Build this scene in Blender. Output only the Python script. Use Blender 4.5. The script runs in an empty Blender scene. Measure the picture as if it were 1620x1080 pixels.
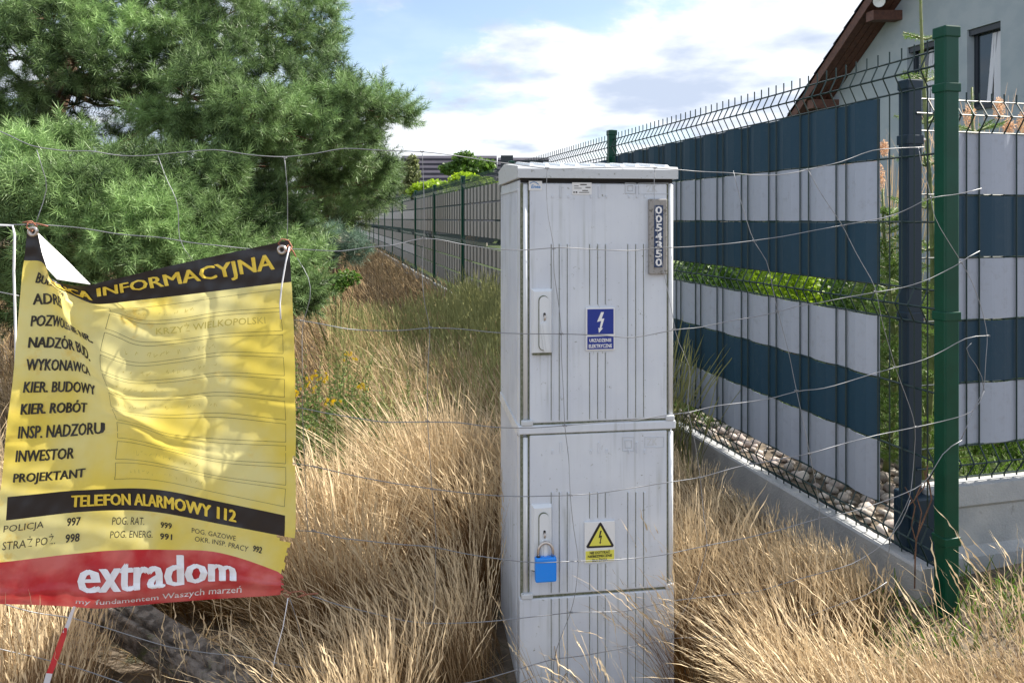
import bpy, bmesh, math, random
import numpy as np
from mathutils import Vector, Matrix
random.seed(7); rng = np.random.default_rng(11)
scn = bpy.context.scene
C = scn.collection

# ------------------------------------------------------------------ camera, sky, sun, exposure
F, CX, HY, EYE = 1160.0, 810.0, 346.0, 1.2
cam_d = bpy.data.cameras.new('camera'); cam = bpy.data.objects.new('camera', cam_d); C.objects.link(cam)
cam.location = (0, 0, EYE); cam.rotation_euler = (math.radians(90), 0, 0)
cam_d.sensor_width = 36; cam_d.lens = F / 1620 * 36
cam_d.shift_y = -(540 - HY) / 1620
cam_d.clip_start = 0.05; cam_d.clip_end = 3000
scn.camera = cam

SUN_AZ, SUN_EL = math.radians(20), math.radians(45)     # azimuth from +X towards +Y
sd = Vector((math.cos(SUN_AZ) * math.cos(SUN_EL), math.sin(SUN_AZ) * math.cos(SUN_EL), math.sin(SUN_EL)))
w = bpy.data.worlds.new('World'); scn.world = w; w.use_nodes = True
nt = w.node_tree; nt.nodes.clear(); N = nt.nodes.new; L = nt.links.new
out = N('ShaderNodeOutputWorld'); bg = N('ShaderNodeBackground'); bg.inputs['Strength'].default_value = 0.098
sky = N('ShaderNodeTexSky'); sky.sky_type = 'NISHITA'; sky.sun_disc = False
sky.sun_elevation = SUN_EL; sky.sun_rotation = math.pi / 2 - SUN_AZ; sky.air_density = 1.0; sky.dust_density = 1.2
tc = N('ShaderNodeTexCoord'); sep = N('ShaderNodeSeparateXYZ'); L(tc.outputs['Generated'], sep.inputs[0])
def mth(op, a, b=None, clamp=False, tree=None):
    n = (tree or nt).nodes.new('ShaderNodeMath'); n.operation = op; n.use_clamp = clamp
    for i, v in enumerate((a, b)):
        if v is None: continue
        if isinstance(v, (int, float)): n.inputs[i].default_value = v
        else: (tree or nt).links.new(v, n.inputs[i])
    return n.outputs[0]
zz = mth('MAXIMUM', sep.outputs[2], 0.0); zz = mth('ADD', zz, 0.16)
cx = mth('DIVIDE', sep.outputs[0], zz); cy = mth('DIVIDE', sep.outputs[1], zz)
cmb = N('ShaderNodeCombineXYZ'); L(cx, cmb.inputs[0]); L(cy, cmb.inputs[1]); cmb.inputs[2].default_value = 3.7
n1 = N('ShaderNodeTexNoise'); n1.inputs['Scale'].default_value = 1.15; n1.inputs['Detail'].default_value = 9
n1.inputs['Roughness'].default_value = 0.6; n1.inputs['Distortion'].default_value = 0.25; L(cmb.outputs[0], n1.inputs['Vector'])
n2 = N('ShaderNodeTexNoise'); n2.inputs['Scale'].default_value = 2.0; n2.inputs['Detail'].default_value = 9
n2.inputs['Roughness'].default_value = 0.5; L(cmb.outputs[0], n2.inputs['Vector'])
def mr(v, a, b, c=0.0, d=1.0, tree=None, smooth=True):
    n = (tree or nt).nodes.new('ShaderNodeMapRange'); n.interpolation_type = 'SMOOTHSTEP' if smooth else 'LINEAR'
    (tree or nt).links.new(v, n.inputs[0])
    for i, x in enumerate((a, b, c, d)): n.inputs[1 + i].default_value = x
    return n.outputs[0]
mask = mr(n1.outputs[0], 0.375, 0.495, 0.15, 1.0)
shade = mr(n2.outputs[0], 0.38, 0.58)
cm = N('ShaderNodeMix'); cm.data_type = 'RGBA'; L(shade, cm.inputs[0])
cm.inputs[6].default_value = (2.9, 3.35, 4.2, 1); cm.inputs[7].default_value = (5.2, 5.4, 5.75, 1)
cm2 = N('ShaderNodeMix'); cm2.data_type = 'RGBA'; L(mask, cm2.inputs[0]); L(sky.outputs[0], cm2.inputs[6]); L(cm.outputs[2], cm2.inputs[7])
L(cm2.outputs[2], bg.inputs['Color']); L(bg.outputs[0], out.inputs[0])

sl = bpy.data.lights.new('sun', 'SUN'); so = bpy.data.objects.new('sun', sl); C.objects.link(so)
sl.energy = 5.0; sl.angle = math.radians(0.6); sl.color = (1.0, 0.93, 0.82)
so.rotation_euler = (-sd).to_track_quat('-Z', 'Y').to_euler(); so.location = sd * 30
scn.view_settings.view_transform = 'Standard'; scn.view_settings.look = 'None'
scn.view_settings.exposure = 1.2; scn.view_settings.gamma = 1; scn.view_settings.use_curve_mapping = False
scn.render.engine = 'CYCLES'; scn.cycles.max_bounces = 6; scn.cycles.transparent_max_bounces = 8

# ------------------------------------------------------------------ helpers
def P(x, y, Z): return Vector(((x - CX) / F * Z, Z, EYE + (HY - y) / F * Z))
def Pn(x, y, Z): return np.stack([(x - CX) / F * Z, Z + 0 * x, EYE + (HY - y) / F * Z], -1)

MATS = {}
def mat(name, col, rough=0.6, metal=0.0, col2=None, vs=6.0, amt=(0.35, 0.65), bump=0.0, bs=60.0, trans=0.0, tcol=None,
        attr=None, coat=0.0, rnd=0.0, spec=0.5, dirt=None, streak=None):
    m = bpy.data.materials.new(name); m.use_nodes = True; t = m.node_tree; MATS[name] = m
    b = t.nodes['Principled BSDF']; b.inputs['Roughness'].default_value = rough; b.inputs['Metallic'].default_value = metal
    b.inputs['Base Color'].default_value = (*col, 1); b.inputs['Specular IOR Level'].default_value = spec
    b.inputs['Coat Weight'].default_value = coat
    tcn = t.nodes.new('ShaderNodeTexCoord'); geo = t.nodes.new('ShaderNodeNewGeometry')
    cur = None
    if attr:      # vertex value runs col -> col2 (own colour; grass and pine bases also carry painted shade)
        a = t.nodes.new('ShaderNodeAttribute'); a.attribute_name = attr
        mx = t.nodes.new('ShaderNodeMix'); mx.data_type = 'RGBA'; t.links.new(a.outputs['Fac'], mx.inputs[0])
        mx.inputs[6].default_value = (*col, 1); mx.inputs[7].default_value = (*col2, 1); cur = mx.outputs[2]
    elif col2:
        n = t.nodes.new('ShaderNodeTexNoise'); n.inputs['Scale'].default_value = vs; n.inputs['Detail'].default_value = 6
        t.links.new(geo.outputs['Position'], n.inputs['Vector'])
        f = mr(n.outputs[0], amt[0], amt[1], tree=t)
        mx = t.nodes.new('ShaderNodeMix'); mx.data_type = 'RGBA'; t.links.new(f, mx.inputs[0])
        mx.inputs[6].default_value = (*col, 1); mx.inputs[7].default_value = (*col2, 1); cur = mx.outputs[2]
    if dirt:      # (colour, scale, lo, hi): speckled wear
        n = t.nodes.new('ShaderNodeTexNoise'); n.inputs['Scale'].default_value = dirt[1]; n.inputs['Detail'].default_value = 8
        n.inputs['Roughness'].default_value = 0.7
        t.links.new(geo.outputs['Position'], n.inputs['Vector'])
        f = mr(n.outputs[0], dirt[2], dirt[3], tree=t)
        mx = t.nodes.new('ShaderNodeMix'); mx.data_type = 'RGBA'; t.links.new(f, mx.inputs[0])
        if cur: t.links.new(cur, mx.inputs[6])
        else: mx.inputs[6].default_value = (*col, 1)
        mx.inputs[7].default_value = (*dirt[0], 1); cur = mx.outputs[2]
    if streak:
        mp = t.nodes.new('ShaderNodeMapping'); mp.inputs['Scale'].default_value = (90, 90, 3.5); t.links.new(geo.outputs['Position'], mp.inputs[0])
        n = t.nodes.new('ShaderNodeTexNoise'); n.inputs['Scale'].default_value = 1.0; n.inputs['Detail'].default_value = 5; t.links.new(mp.outputs[0], n.inputs['Vector'])
        n3 = t.nodes.new('ShaderNodeTexNoise'); n3.inputs['Scale'].default_value = 5; n3.inputs['Detail'].default_value = 3; t.links.new(geo.outputs['Position'], n3.inputs['Vector'])
        f = mth('MULTIPLY', mr(n.outputs[0], 0.47, 0.72, 0, streak[1], tree=t), mr(n3.outputs[0], 0.40, 0.6, 0.15, 1, tree=t), tree=t)
        mx = t.nodes.new('ShaderNodeMix'); mx.data_type = 'RGBA'; t.links.new(f, mx.inputs[0]); t.links.new(cur, mx.inputs[6]); mx.inputs[7].default_value = (*streak[0], 1); cur = mx.outputs[2]
    if rnd:
        oi = t.nodes.new('ShaderNodeObjectInfo'); hs = t.nodes.new('ShaderNodeHueSaturation')
        t.links.new(mr(oi.outputs['Random'], 0, 1, 1 - rnd, 1 + rnd, tree=t, smooth=False), hs.inputs['Value'])
        if cur: t.links.new(cur, hs.inputs['Color'])
        else: hs.inputs['Color'].default_value = (*col, 1)
        cur = hs.outputs[0]
    if cur: t.links.new(cur, b.inputs['Base Color'])
    if bump:
        n = t.nodes.new('ShaderNodeTexNoise'); n.inputs['Scale'].default_value = bs; n.inputs['Detail'].default_value = 5
        t.links.new(geo.outputs['Position'], n.inputs['Vector'])
        bp = t.nodes.new('ShaderNodeBump'); bp.inputs['Strength'].default_value = bump; bp.inputs['Distance'].default_value = 0.01
        t.links.new(n.outputs[0], bp.inputs['Height']); t.links.new(bp.outputs[0], b.inputs['Normal'])
    if trans:
        tr = t.nodes.new('ShaderNodeBsdfTranslucent'); ms = t.nodes.new('ShaderNodeMixShader'); ms.inputs[0].default_value = trans
        if tcol: tr.inputs[0].default_value = (*tcol, 1)
        elif cur: t.links.new(cur, tr.inputs[0])
        else: tr.inputs[0].default_value = (*col, 1)
        t.links.new(b.outputs[0], ms.inputs[1]); t.links.new(tr.outputs[0], ms.inputs[2])
        t.links.new(ms.outputs[0], t.nodes['Material Output'].inputs[0])
    return m

def tag(o, label=None, cat=None, group=None, kind=None):
    if label: o['label'] = label
    if cat: o['category'] = cat
    if group: o['group'] = group
    if kind: o['kind'] = kind
    return o
def empty(name, loc, label, cat, group=None, rz=0.0, scale=None):
    o = bpy.data.objects.new(name, None); C.objects.link(o); o.location = loc; o.rotation_euler = (0, 0, rz)
    o.empty_display_size = 0.1
    return tag(o, label, cat, group)
def mat_of(o): return Matrix.LocRotScale(o.location, o.rotation_euler, o.scale)
def chain_mat(o):
    m = Matrix.Identity(4)
    if o.parent: m = chain_mat(o.parent) @ o.matrix_parent_inverse
    return m @ mat_of(o)
def link(name, me, m, parent=None, loc=(0, 0, 0), rz=0.0):
    """world-space placement even when parented"""
    if m is not None and len(me.materials) == 0:
        for q in (m if isinstance(m, (list, tuple)) else [m]): me.materials.append(q)
    o = bpy.data.objects.new(name, me); C.objects.link(o); o.location = loc; o.rotation_euler = (0, 0, rz)
    if parent:
        o.parent = parent; o.matrix_parent_inverse = chain_mat(parent).inverted()
    return o
class MB:
    def __init__(s): s.v = []; s.f = []; s.mi = []
    def add(s, vs, fs, mi=0):
        b = len(s.v); s.v += [tuple(p) for p in vs]; s.f += [tuple(b + i for i in f) for f in fs]; s.mi += [mi] * len(fs); return s
    def box(s, x0, x1, y0, y1, z0, z1, T=None, mi=0):
        vs = [Vector((x, y, z)) for z in (z0, z1) for y in (y0, y1) for x in (x0, x1)]
        if T: vs = [T(p) for p in vs]
        return s.add(vs, [(0, 2, 3, 1), (4, 5, 7, 6), (0, 1, 5, 4), (2, 6, 7, 3), (0, 4, 6, 2), (1, 3, 7, 5)], mi)
    def bbox(s, x0, x1, y0, y1, z0, z1, b=0.003, T=None, mi=0):
        """box with chamfered edges"""
        bm = bmesh.new(); bmesh.ops.create_cube(bm, size=1)
        for v in bm.verts:
            v.co = Vector((x0 if v.co.x < 0 else x1, y0 if v.co.y < 0 else y1, z0 if v.co.z < 0 else z1))
        bmesh.ops.bevel(bm, geom=bm.edges[:], offset=b, segments=2, profile=0.5, affect='EDGES')
        bm.verts.ensure_lookup_table(); bm.verts.index_update()
        vs = [T(v.co) if T else v.co.copy() for v in bm.verts]; fs = [tuple(v.index for v in f.verts) for f in bm.faces]
        bm.free(); return s.add(vs, fs, mi)
    def prism(s, prof, y0, y1, T=None, mi=0):
        """profile list of (x,z), extruded along y"""
        n = len(prof); vs = [Vector((x, y, z)) for y in (y0, y1) for x, z in prof]
        if T: vs = [T(p) for p in vs]
        fs = [tuple(range(n)), tuple(range(2 * n - 1, n - 1, -1))] + [(i + n, (i + 1) % n + n, (i + 1) % n, i) for i in range(n)]
        return s.add(vs, fs, mi)
    def tube(s, pts, r, n=5, T=None, mi=0, cap=True):
        pts = [Vector(p) for p in pts]; 
        if T: pts = [T(p) for p in pts]
        rs = r if isinstance(r, (list, tuple)) else [r] * len(pts)
        vs = []; ref = None
        for i, p in enumerate(pts):
            d = (pts[min(i + 1, len(pts) - 1)] - pts[max(i - 1, 0)]).normalized()
            if ref is None: ref = Vector((0, 0, 1)) if abs(d.z) < 0.9 else Vector((1, 0, 0))
            a = d.cross(ref).normalized(); ref = a.cross(d).normalized(); b = d.cross(a)
            for k in range(n):
                t = 2 * math.pi * k / n; vs.append(p + (a * math.cos(t) + b * math.sin(t)) * rs[i])
        fs = [(i * n + k, i * n + (k + 1) % n, (i + 1) * n + (k + 1) % n, (i + 1) * n + k) for i in range(len(pts) - 1) for k in range(n)]
        if cap: fs += [tuple(range(n - 1, -1, -1)), tuple((len(pts) - 1) * n + k for k in range(n))]
        return s.add(vs, fs, mi)
    def mesh(s, name, center=True):
        me = bpy.data.meshes.new(name); c = Vector((0, 0, 0)); v = s.v
        if center and v:
            a = np.array(v); lo, hi = a.min(0), a.max(0); cc = (lo + hi) / 2; cc[2] = lo[2]; c = Vector(cc); v = [tuple(q) for q in (a - cc)]
        me.from_pydata(v, [], s.f); me.polygons.foreach_set('material_index', s.mi); me.update(); return me, c
    def build(s, name, m, parent=None, smooth=False):
        me, c = s.mesh(name)
        if smooth: me.polygons.foreach_set('use_smooth', [True] * len(me.polygons))
        return link(name, me, m, parent, c)
def rounded(x0, x1, z0, z1, r, n=4):
    pts = []
    for cx_, cz_, a0 in ((x1 - r, z1 - r, 0), (x0 + r, z1 - r, 90), (x0 + r, z0 + r, 180), (x1 - r, z0 + r, 270)):
        for k in range(n + 1):
            a = math.radians(a0 + 90 * k / n); pts.append((cx_ + r * math.cos(a), cz_ + r * math.sin(a)))
    return pts
def np_obj(name, verts, nper, m, parent=None, attr=None, center=True, kind=None):
    """verts (k*nper,3): k separate polygons of nper corners"""
    verts = np.ascontiguousarray(verts, dtype=np.float32).reshape(-1, 3)
    c = np.array([0, 0, 0], np.float32)
    if center: lo, hi = verts.min(0), verts.max(0); c = (lo + hi) / 2; c[2] = lo[2]
    verts = verts - c; n = len(verts); k = n // nper
    me = bpy.data.meshes.new(name); me.vertices.add(n); me.vertices.foreach_set('co', verts.ravel())
    me.loops.add(n); me.loops.foreach_set('vertex_index', np.arange(n, dtype=np.int32))
    me.polygons.add(k); me.polygons.foreach_set('loop_start', np.arange(0, n, nper, dtype=np.int32))
    me.update(calc_edges=True)
    if attr is not None:
        a = me.attributes.new('tint', 'FLOAT', 'POINT'); a.data.foreach_set('value', np.ascontiguousarray(attr, dtype=np.float32).ravel())
    o = link(name, me, m, parent, tuple(float(x) for x in c))
    if kind: o['kind'] = kind
    return o
def np_strip(name, pts, wid, m, parent=None, tint=None, kind=None, face=None):
    """ribbons: pts (k,s,3), wid (k,s) -> joined ribbons with shared vertices; face (k,3) side direction"""
    k, s, _ = pts.shape; side = face[:, None, :] * wid[:, :, None]
    v = np.stack([pts - side, pts + side], 2).reshape(-1, 3)
    base = (np.arange(k) * s * 2)[:, None] + (np.arange(s - 1) * 2)[None, :]
    q = np.stack([base, base + 1, base + 3, base + 2], -1).reshape(-1, 4).astype(np.int32)
    me = bpy.data.meshes.new(name); me.vertices.add(len(v)); me.vertices.foreach_set('co', v.astype(np.float32).ravel())
    me.loops.add(q.size); me.loops.foreach_set('vertex_index', q.ravel())
    me.polygons.add(len(q)); me.polygons.foreach_set('loop_start', np.arange(0, q.size, 4, dtype=np.int32))
    me.update(calc_edges=True)
    if tint is not None:
        a = me.attributes.new('tint', 'FLOAT', 'POINT'); a.data.foreach_set('value', np.repeat(tint, 2, axis=1).astype(np.float32).ravel())
    o = link(name, me, m, parent)
    if kind: o['kind'] = kind
    return o
def txt(body, x0, x1, z0, z1, bold=0.0, shear=0.0, slice_=0.0):
    """flat lettering fitted to a box -> (list of (x,z), faces); z0 baseline side"""
    c = bpy.data.curves.new('t', 'FONT'); c.body = body; c.offset = bold; c.shear = shear; c.resolution_u = 2
    o = bpy.data.objects.new('t', c); C.objects.link(o); bpy.context.view_layer.update()
    me = bpy.data.meshes.new_from_object(o.evaluated_get(bpy.context.evaluated_depsgraph_get()))
    bpy.data.objects.remove(o); bpy.data.curves.remove(c)
    bm = bmesh.new(); bm.from_mesh(me); bpy.data.meshes.remove(me)
    xs = [v.co.x for v in bm.verts]; ys = [v.co.y for v in bm.verts]; a, b = min(xs), max(xs); lo, hi = min(ys), max(ys)
    for v in bm.verts:
        v.co = Vector((x0 + (v.co.x - a) / (b - a) * (x1 - x0), 0, z0 + (v.co.y - lo) / (hi - lo) * (z1 - z0)))
    if slice_:
        k = math.floor(min(x0, x1) / slice_) * slice_
        while k < max(x0, x1):
            bmesh.ops.bisect_plane(bm, geom=bm.verts[:] + bm.edges[:] + bm.faces[:], plane_co=(k, 0, 0), plane_no=(1, 0, 0)); k += slice_
        k = math.floor(min(z0, z1) / slice_) * slice_
        while k < max(z0, z1):
            bmesh.ops.bisect_plane(bm, geom=bm.verts[:] + bm.edges[:] + bm.faces[:], plane_co=(0, 0, k), plane_no=(0, 0, 1)); k += slice_
    bmesh.ops.triangulate(bm, faces=bm.faces[:])
    bm.verts.index_update()
    r = ([(v.co.x, v.co.z) for v in bm.verts], [tuple(v.index for v in f.verts) for f in bm.faces]); bm.free(); return r

# ------------------------------------------------------------------ materials
M_plastic = mat('aged light grey plastic', (0.58, 0.62, 0.69), 0.42, col2=(0.63, 0.67, 0.73), vs=9, bump=0.05, bs=500,
                dirt=((0.16, 0.17, 0.12), 75, 0.62, 0.72), spec=0.5, streak=((0.22, 0.24, 0.19), 0.38))
M_plastic_d = mat('mossy light grey plastic', (0.54, 0.57, 0.60), 0.5, dirt=((0.20, 0.21, 0.16), 90, 0.56, 0.72), bump=0.05, bs=400)
M_white = mat('bright grey plastic', (0.68, 0.71, 0.74), 0.35, dirt=((0.25, 0.26, 0.2), 120, 0.66, 0.75))
M_gap = mat('dark joint', (0.02, 0.02, 0.02), 0.9)
M_grimeshade = mat('green grime and shade', (0.10, 0.115, 0.07), 0.9, col2=(0.2, 0.21, 0.16), vs=150)  # grime colour, also used as painted shade beside ribs and in joints
M_signwhite = mat('sign white', (0.72, 0.73, 0.74), 0.4, dirt=((0.4, 0.4, 0.35), 60, 0.6, 0.8))
M_signblue = mat('sign blue', (0.008, 0.03, 0.26), 0.35)
M_signyel = mat('sign yellow', (0.72, 0.68, 0.10), 0.45)
M_ink = mat('black print', (0.015, 0.014, 0.016), 0.5)
M_whiteink = mat('white print', (0.8, 0.8, 0.8), 0.5)
M_plateblue = mat('number strip blue', (0.012, 0.035, 0.10), 0.5)
M_platefr = mat('weathered number plate frame', (0.30, 0.29, 0.28), 0.7, dirt=((0.08, 0.07, 0.05), 110, 0.5, 0.7))
M_enea = mat('logo blue', (0.03, 0.22, 0.55), 0.5)
M_lockblue = mat('blue padlock lacquer', (0.0, 0.24, 0.86), 0.32, coat=0.3, dirt=((0.02, 0.30, 0.80), 70, 0.55, 0.7))
M_steel = mat('worn steel', (0.55, 0.50, 0.46), 0.3, 0.9)
M_green = mat('dark green powder coat', (0.0, 0.046, 0.026), 0.34, spec=0.3, col2=(0.0, 0.054, 0.031), vs=20, dirt=((0.06, 0.1, 0.08), 90, 0.7, 0.8))
M_wiregreen = mat('green coated wire', (0.002, 0.022, 0.022), 0.45)
M_anth = mat('anthracite powder coat', (0.010, 0.028, 0.050), 0.4, spec=0.35, dirt=((0.05, 0.06, 0.07), 60, 0.62, 0.8))
M_sdark = mat('anthracite screening strip', (0.010, 0.042, 0.075), 0.55, spec=0.35, bump=0.06, bs=300, rnd=0.12, dirt=((0.025, 0.055, 0.085), 40, 0.5, 0.8))
M_slight = mat('light grey screening strip', (0.34, 0.38, 0.46), 0.55, spec=0.35, bump=0.06, bs=300, rnd=0.06, dirt=((0.27, 0.29, 0.34), 30, 0.5, 0.8))
M_sgrey = mat('faded grey screening strip', (0.34, 0.33, 0.305), 0.5, rnd=0.08)
M_spale = mat('pale screening strip', (0.58, 0.57, 0.56), 0.5, rnd=0.06)
M_conc = mat('cast concrete', (0.30, 0.315, 0.33), 0.85, col2=(0.39, 0.395, 0.40), vs=7, bump=0.25, bs=120, dirt=((0.2, 0.2, 0.19), 25, 0.58, 0.75))
M_wire = mat('galvanised wire', (0.24, 0.25, 0.27), 0.5, 0.5)
M_rust = mat('rusty wire', (0.22, 0.07, 0.04), 0.8, col2=(0.35, 0.16, 0.1), vs=200)
M_cord = mat('white cord', (0.75, 0.76, 0.8), 0.6)
M_soil = mat('sandy soil', (0.085, 0.066, 0.048), 0.95, col2=(0.17, 0.135, 0.10), vs=9, bump=0.9, bs=45, dirt=((0.06, 0.06, 0.035), 14, 0.5, 0.66))
M_lawn = mat('lawn soil', (0.05, 0.085, 0.02), 0.95, col2=(0.09, 0.13, 0.03), vs=5, bump=0.6, bs=40)
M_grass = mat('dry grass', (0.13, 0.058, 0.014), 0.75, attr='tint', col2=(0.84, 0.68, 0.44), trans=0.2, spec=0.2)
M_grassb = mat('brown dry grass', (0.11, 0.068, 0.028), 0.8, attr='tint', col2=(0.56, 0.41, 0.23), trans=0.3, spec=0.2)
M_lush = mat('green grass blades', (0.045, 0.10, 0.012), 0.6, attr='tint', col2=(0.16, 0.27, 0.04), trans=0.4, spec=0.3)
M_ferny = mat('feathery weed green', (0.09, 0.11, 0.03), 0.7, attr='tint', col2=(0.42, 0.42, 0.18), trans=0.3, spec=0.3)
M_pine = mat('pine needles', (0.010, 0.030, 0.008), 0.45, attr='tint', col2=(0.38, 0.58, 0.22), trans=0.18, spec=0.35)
M_pine2 = mat('olive pine needles', (0.035, 0.06, 0.02), 0.55, attr='tint', col2=(0.17, 0.25, 0.09), trans=0.25, spec=0.35)
M_pine3 = mat('pale blue pine needles', (0.06, 0.11, 0.075), 0.5, attr='tint', col2=(0.19, 0.30, 0.21), trans=0.25, spec=0.35)
M_bark = mat('pine bark', (0.07, 0.042, 0.028), 0.9, col2=(0.16, 0.085, 0.05), vs=25, bump=0.8, bs=60)
M_lime = mat('lime leaves', (0.14, 0.25, 0.01), 0.5, attr='tint', col2=(0.36, 0.52, 0.03), trans=0.45)
M_leaf = mat('shrub leaves', (0.03, 0.085, 0.012), 0.5, attr='tint', col2=(0.13, 0.24, 0.035), trans=0.4)
M_birch = mat('birch leaves', (0.09, 0.12, 0.04), 0.6, attr='tint', col2=(0.24, 0.27, 0.11), trans=0.4)
M_plume = mat('peach plumes', (0.16, 0.17, 0.05), 0.8, attr='tint', col2=(0.80, 0.56, 0.38), trans=0.3)
M_stem = mat('green stem', (0.13, 0.17, 0.05), 0.7, attr=None, col2=(0.2, 0.22, 0.09), vs=40)
M_flower = mat('yellow petals', (0.75, 0.5, 0.01), 0.6, trans=0.3)
M_pebA = mat('cream and pink pebbles', (0.52, 0.48, 0.43), 0.65, col2=(0.36, 0.30, 0.27), vs=7, bump=0.2, bs=150, rnd=0.35)
M_wall = mat('blue grey render', (0.30, 0.35, 0.385), 0.9, col2=(0.34, 0.385, 0.415), vs=4, bump=0.25, bs=90)
M_brown = mat('brown stained boards', (0.07, 0.026, 0.016), 0.6, col2=(0.11, 0.042, 0.025), vs=20)
M_tile = mat('dark roof tile', (0.022, 0.02, 0.03), 0.35, rnd=0.2)
M_tile2 = mat('violet grey roof tile', (0.03, 0.027, 0.042), 0.6, col2=(0.04, 0.036, 0.052), vs=3)
M_frame = mat('dark window frame', (0.015, 0.022, 0.032), 0.4)
M_glass = mat('window glass', (0.02, 0.03, 0.04), 0.05, spec=0.8)
M_curtain = mat('white curtain', (0.62, 0.63, 0.68), 0.9)
M_logwood = mat('weathered grey timber', (0.07, 0.058, 0.05), 0.9, col2=(0.20, 0.175, 0.155), vs=35, amt=(0.4, 0.6), bump=1.0, bs=120, dirt=((0.07, 0.09, 0.02), 9, 0.52, 0.66))
M_red = mat('red tape', (0.55, 0.02, 0.03), 0.45, trans=0.2)
M_tapew = mat('white tape', (0.6, 0.6, 0.64), 0.45)
M_plasterf = mat('pale gable render', (0.32, 0.29, 0.25), 0.9)

def lerp(a, b, t): return a + (b - a) * t
def sstep(a, b, x): t = np.clip((x - a) / (b - a), 0, 1); return t * t * (3 - 2 * t)
# ------------------------------------------------------------------ ground
KF, X0 = 296.0 / F, 1.78                                   # boundary fence line  X = X0 - KF*Y
def gz(x, y):
    side = x - (X0 - KF * y)                               # >0 inside the garden
    h = 0.02 * np.sin(x * 2.1 + 1) * np.cos(y * 1.7) + 0.015 * np.sin(x * 5.3 + y * 4.1)
    h = h + 0.09 * sstep(0.9, 1.5, x) * sstep(3.5, 2.6, y) 
    h = h * sstep(60, 20, np.abs(x) + np.abs(y))
    return h
def axis(lo, hi, near, far, step):
    a = list(np.arange(near, far, step)); v = far; s = step
    while v < hi: a.append(v); s *= 1.35; v += s
    a.append(hi); v = near; s = step; b = []
    while v > lo: s *= 1.35; v -= s; b.append(max(v, lo))
    return np.array(sorted(set(b + a)))
gx = axis(-900, 900, -4, 4, 0.12); gy = axis(-60, 1500, 0.5, 9, 0.12)
GX, GY = np.meshgrid(gx, gy); GZ = gz(GX, GY); nx, ny = len(gx), len(gy)
me = bpy.data.meshes.new('ground')
fs = [(j * nx + i, j * nx + i + 1, (j + 1) * nx + i + 1, (j + 1) * nx + i) for j in range(ny - 1) for i in range(nx - 1)]
me.from_pydata(np.stack([GX, GY, GZ], -1).reshape(-1, 3).tolist(), [], fs); me.update()
tag(link('ground', me, M_soil), 'dry sandy ground of the overgrown plot', None, None, 'structure')

# fence frames ------------------------------------------------------------------
AF = math.atan2(1.0, -KF)                                  # local x runs away along the boundary fence, local y outward
DL = math.sqrt(1 + KF * KF)
def fpt(Y, off=0.0, z=0.0):                                # point at depth Y on the fence line, off>0 = outside (left)
    return Vector((X0 - KF * Y - off / DL, Y - off * KF / DL, z))
AR = math.atan2(KF, 1.0); RY, RX = 2.289, 1.243           # garden side fence: starts at the anthracite post
def rpt(t, off=0.0, z=0.0):                                # off>0 = towards the camera
    return Vector((RX + t / DL + off * KF / DL, RY + t * KF / DL - off / DL, z))

# garden level (a little higher than the plot), between the two fences
mb = MB(); a = fpt(RY + 0.03, -0.03); cor = rpt(0.0, -0.03)
pts = [cor, rpt(60, -0.03), rpt(60, -0.03) + Vector((-KF * 300, 300, 0)), fpt(120, -0.03), fpt(40, -0.03), fpt(10, -0.03)]
mb.add([(p.x, p.y, 0.165) for p in pts], [tuple(range(len(pts)))])
mb.build('lawn', M_lawn)['kind'] = 'structure'

# ------------------------------------------------------------------ boundary fence
ZS = 2.10; SP = 2.45                                       # first post depth, post spacing in depth
NP = 18
def wire_poly(zlist, dirn=1):
    """(z, outward) points of one upright wire"""
    return zlist
def panel_mesh(name, length, first, pitch, zs, bends, top, bot, r=0.0029, amp=0.026):
    mb = MB()
    x = first; prof = [(bot, 0.0)]
    for b in bends: prof += [(b, 0.0), (b + 0.05, amp), (b + 0.10, 0.0)]
    prof.append((top, 0.0))
    while x < length - 0.02:
        mb.tube([(x, y, z) for z, y in prof], r, 4, cap=False); x += pitch
    for z in zs: mb.tube([(0.0, -0.004, z), (length, -0.004, z)], r * 1.1, 4)
    for b in bends: mb.tube([(0.0, amp - 0.004, b + 0.05), (length, amp - 0.004, b + 0.05)], r * 1.1, 4)
    me, c = mb.mesh(name, center=False); return me
BL = [0.19, 0.89, 1.59]
ZL = [0.19, 0.29, 0.49, 0.69, 0.89, 0.99, 1.19, 1.39, 1.59, 1.69]
LEN = SP * DL
FS0 = 0.268 - 0.2                                          # upright phase so that one stands at the end of the strips
pm = panel_mesh('wire_panel', LEN, 0.018, 0.05, ZL, BL, 1.725, 0.175)
def strip_mesh(name, x0, x1, h, phase, pitch=0.05, over=0.0045, under=0.0065):
    """woven strip: passes behind two wires, before the next two"""
    xs = []; ys = []; k = 0; x = x0
    while x <= x1 + 1e-6:
        xs.append(x); q = ((x - phase) / pitch) % 4.0       # wires at 0,1 in front of strip; 2,3 behind
        yv = -under if q < 1.001 else (over if 1.999 < q < 3.001 else (lerp(-under, over, q - 1) if q < 2 else lerp(over, -under, q - 3)))
        ys.append(yv); x += pitch / 4
    n = len(xs); v = []; f = []
    for i in range(n):
        for dz in (0.0, h):
            v.append((xs[i], ys[i], dz)); v.append((xs[i], ys[i] - 0.0012, dz))
    for i in range(n - 1):
        a, b = 4 * i, 4 * i + 4
        f += [(a, b, b + 2, a + 2), (a + 1, a + 3, b + 3, b + 1), (a + 2, b + 2, b + 3, a + 3), (a, a + 1, b + 1, b)]
    f += [(0, 2, 3, 1), (4 * n - 4, 4 * n - 3, 4 * n - 1, 4 * n - 2)]
    me = bpy.data.meshes.new(name); me.from_pydata(v, [], f); me.update(); return me
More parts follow.
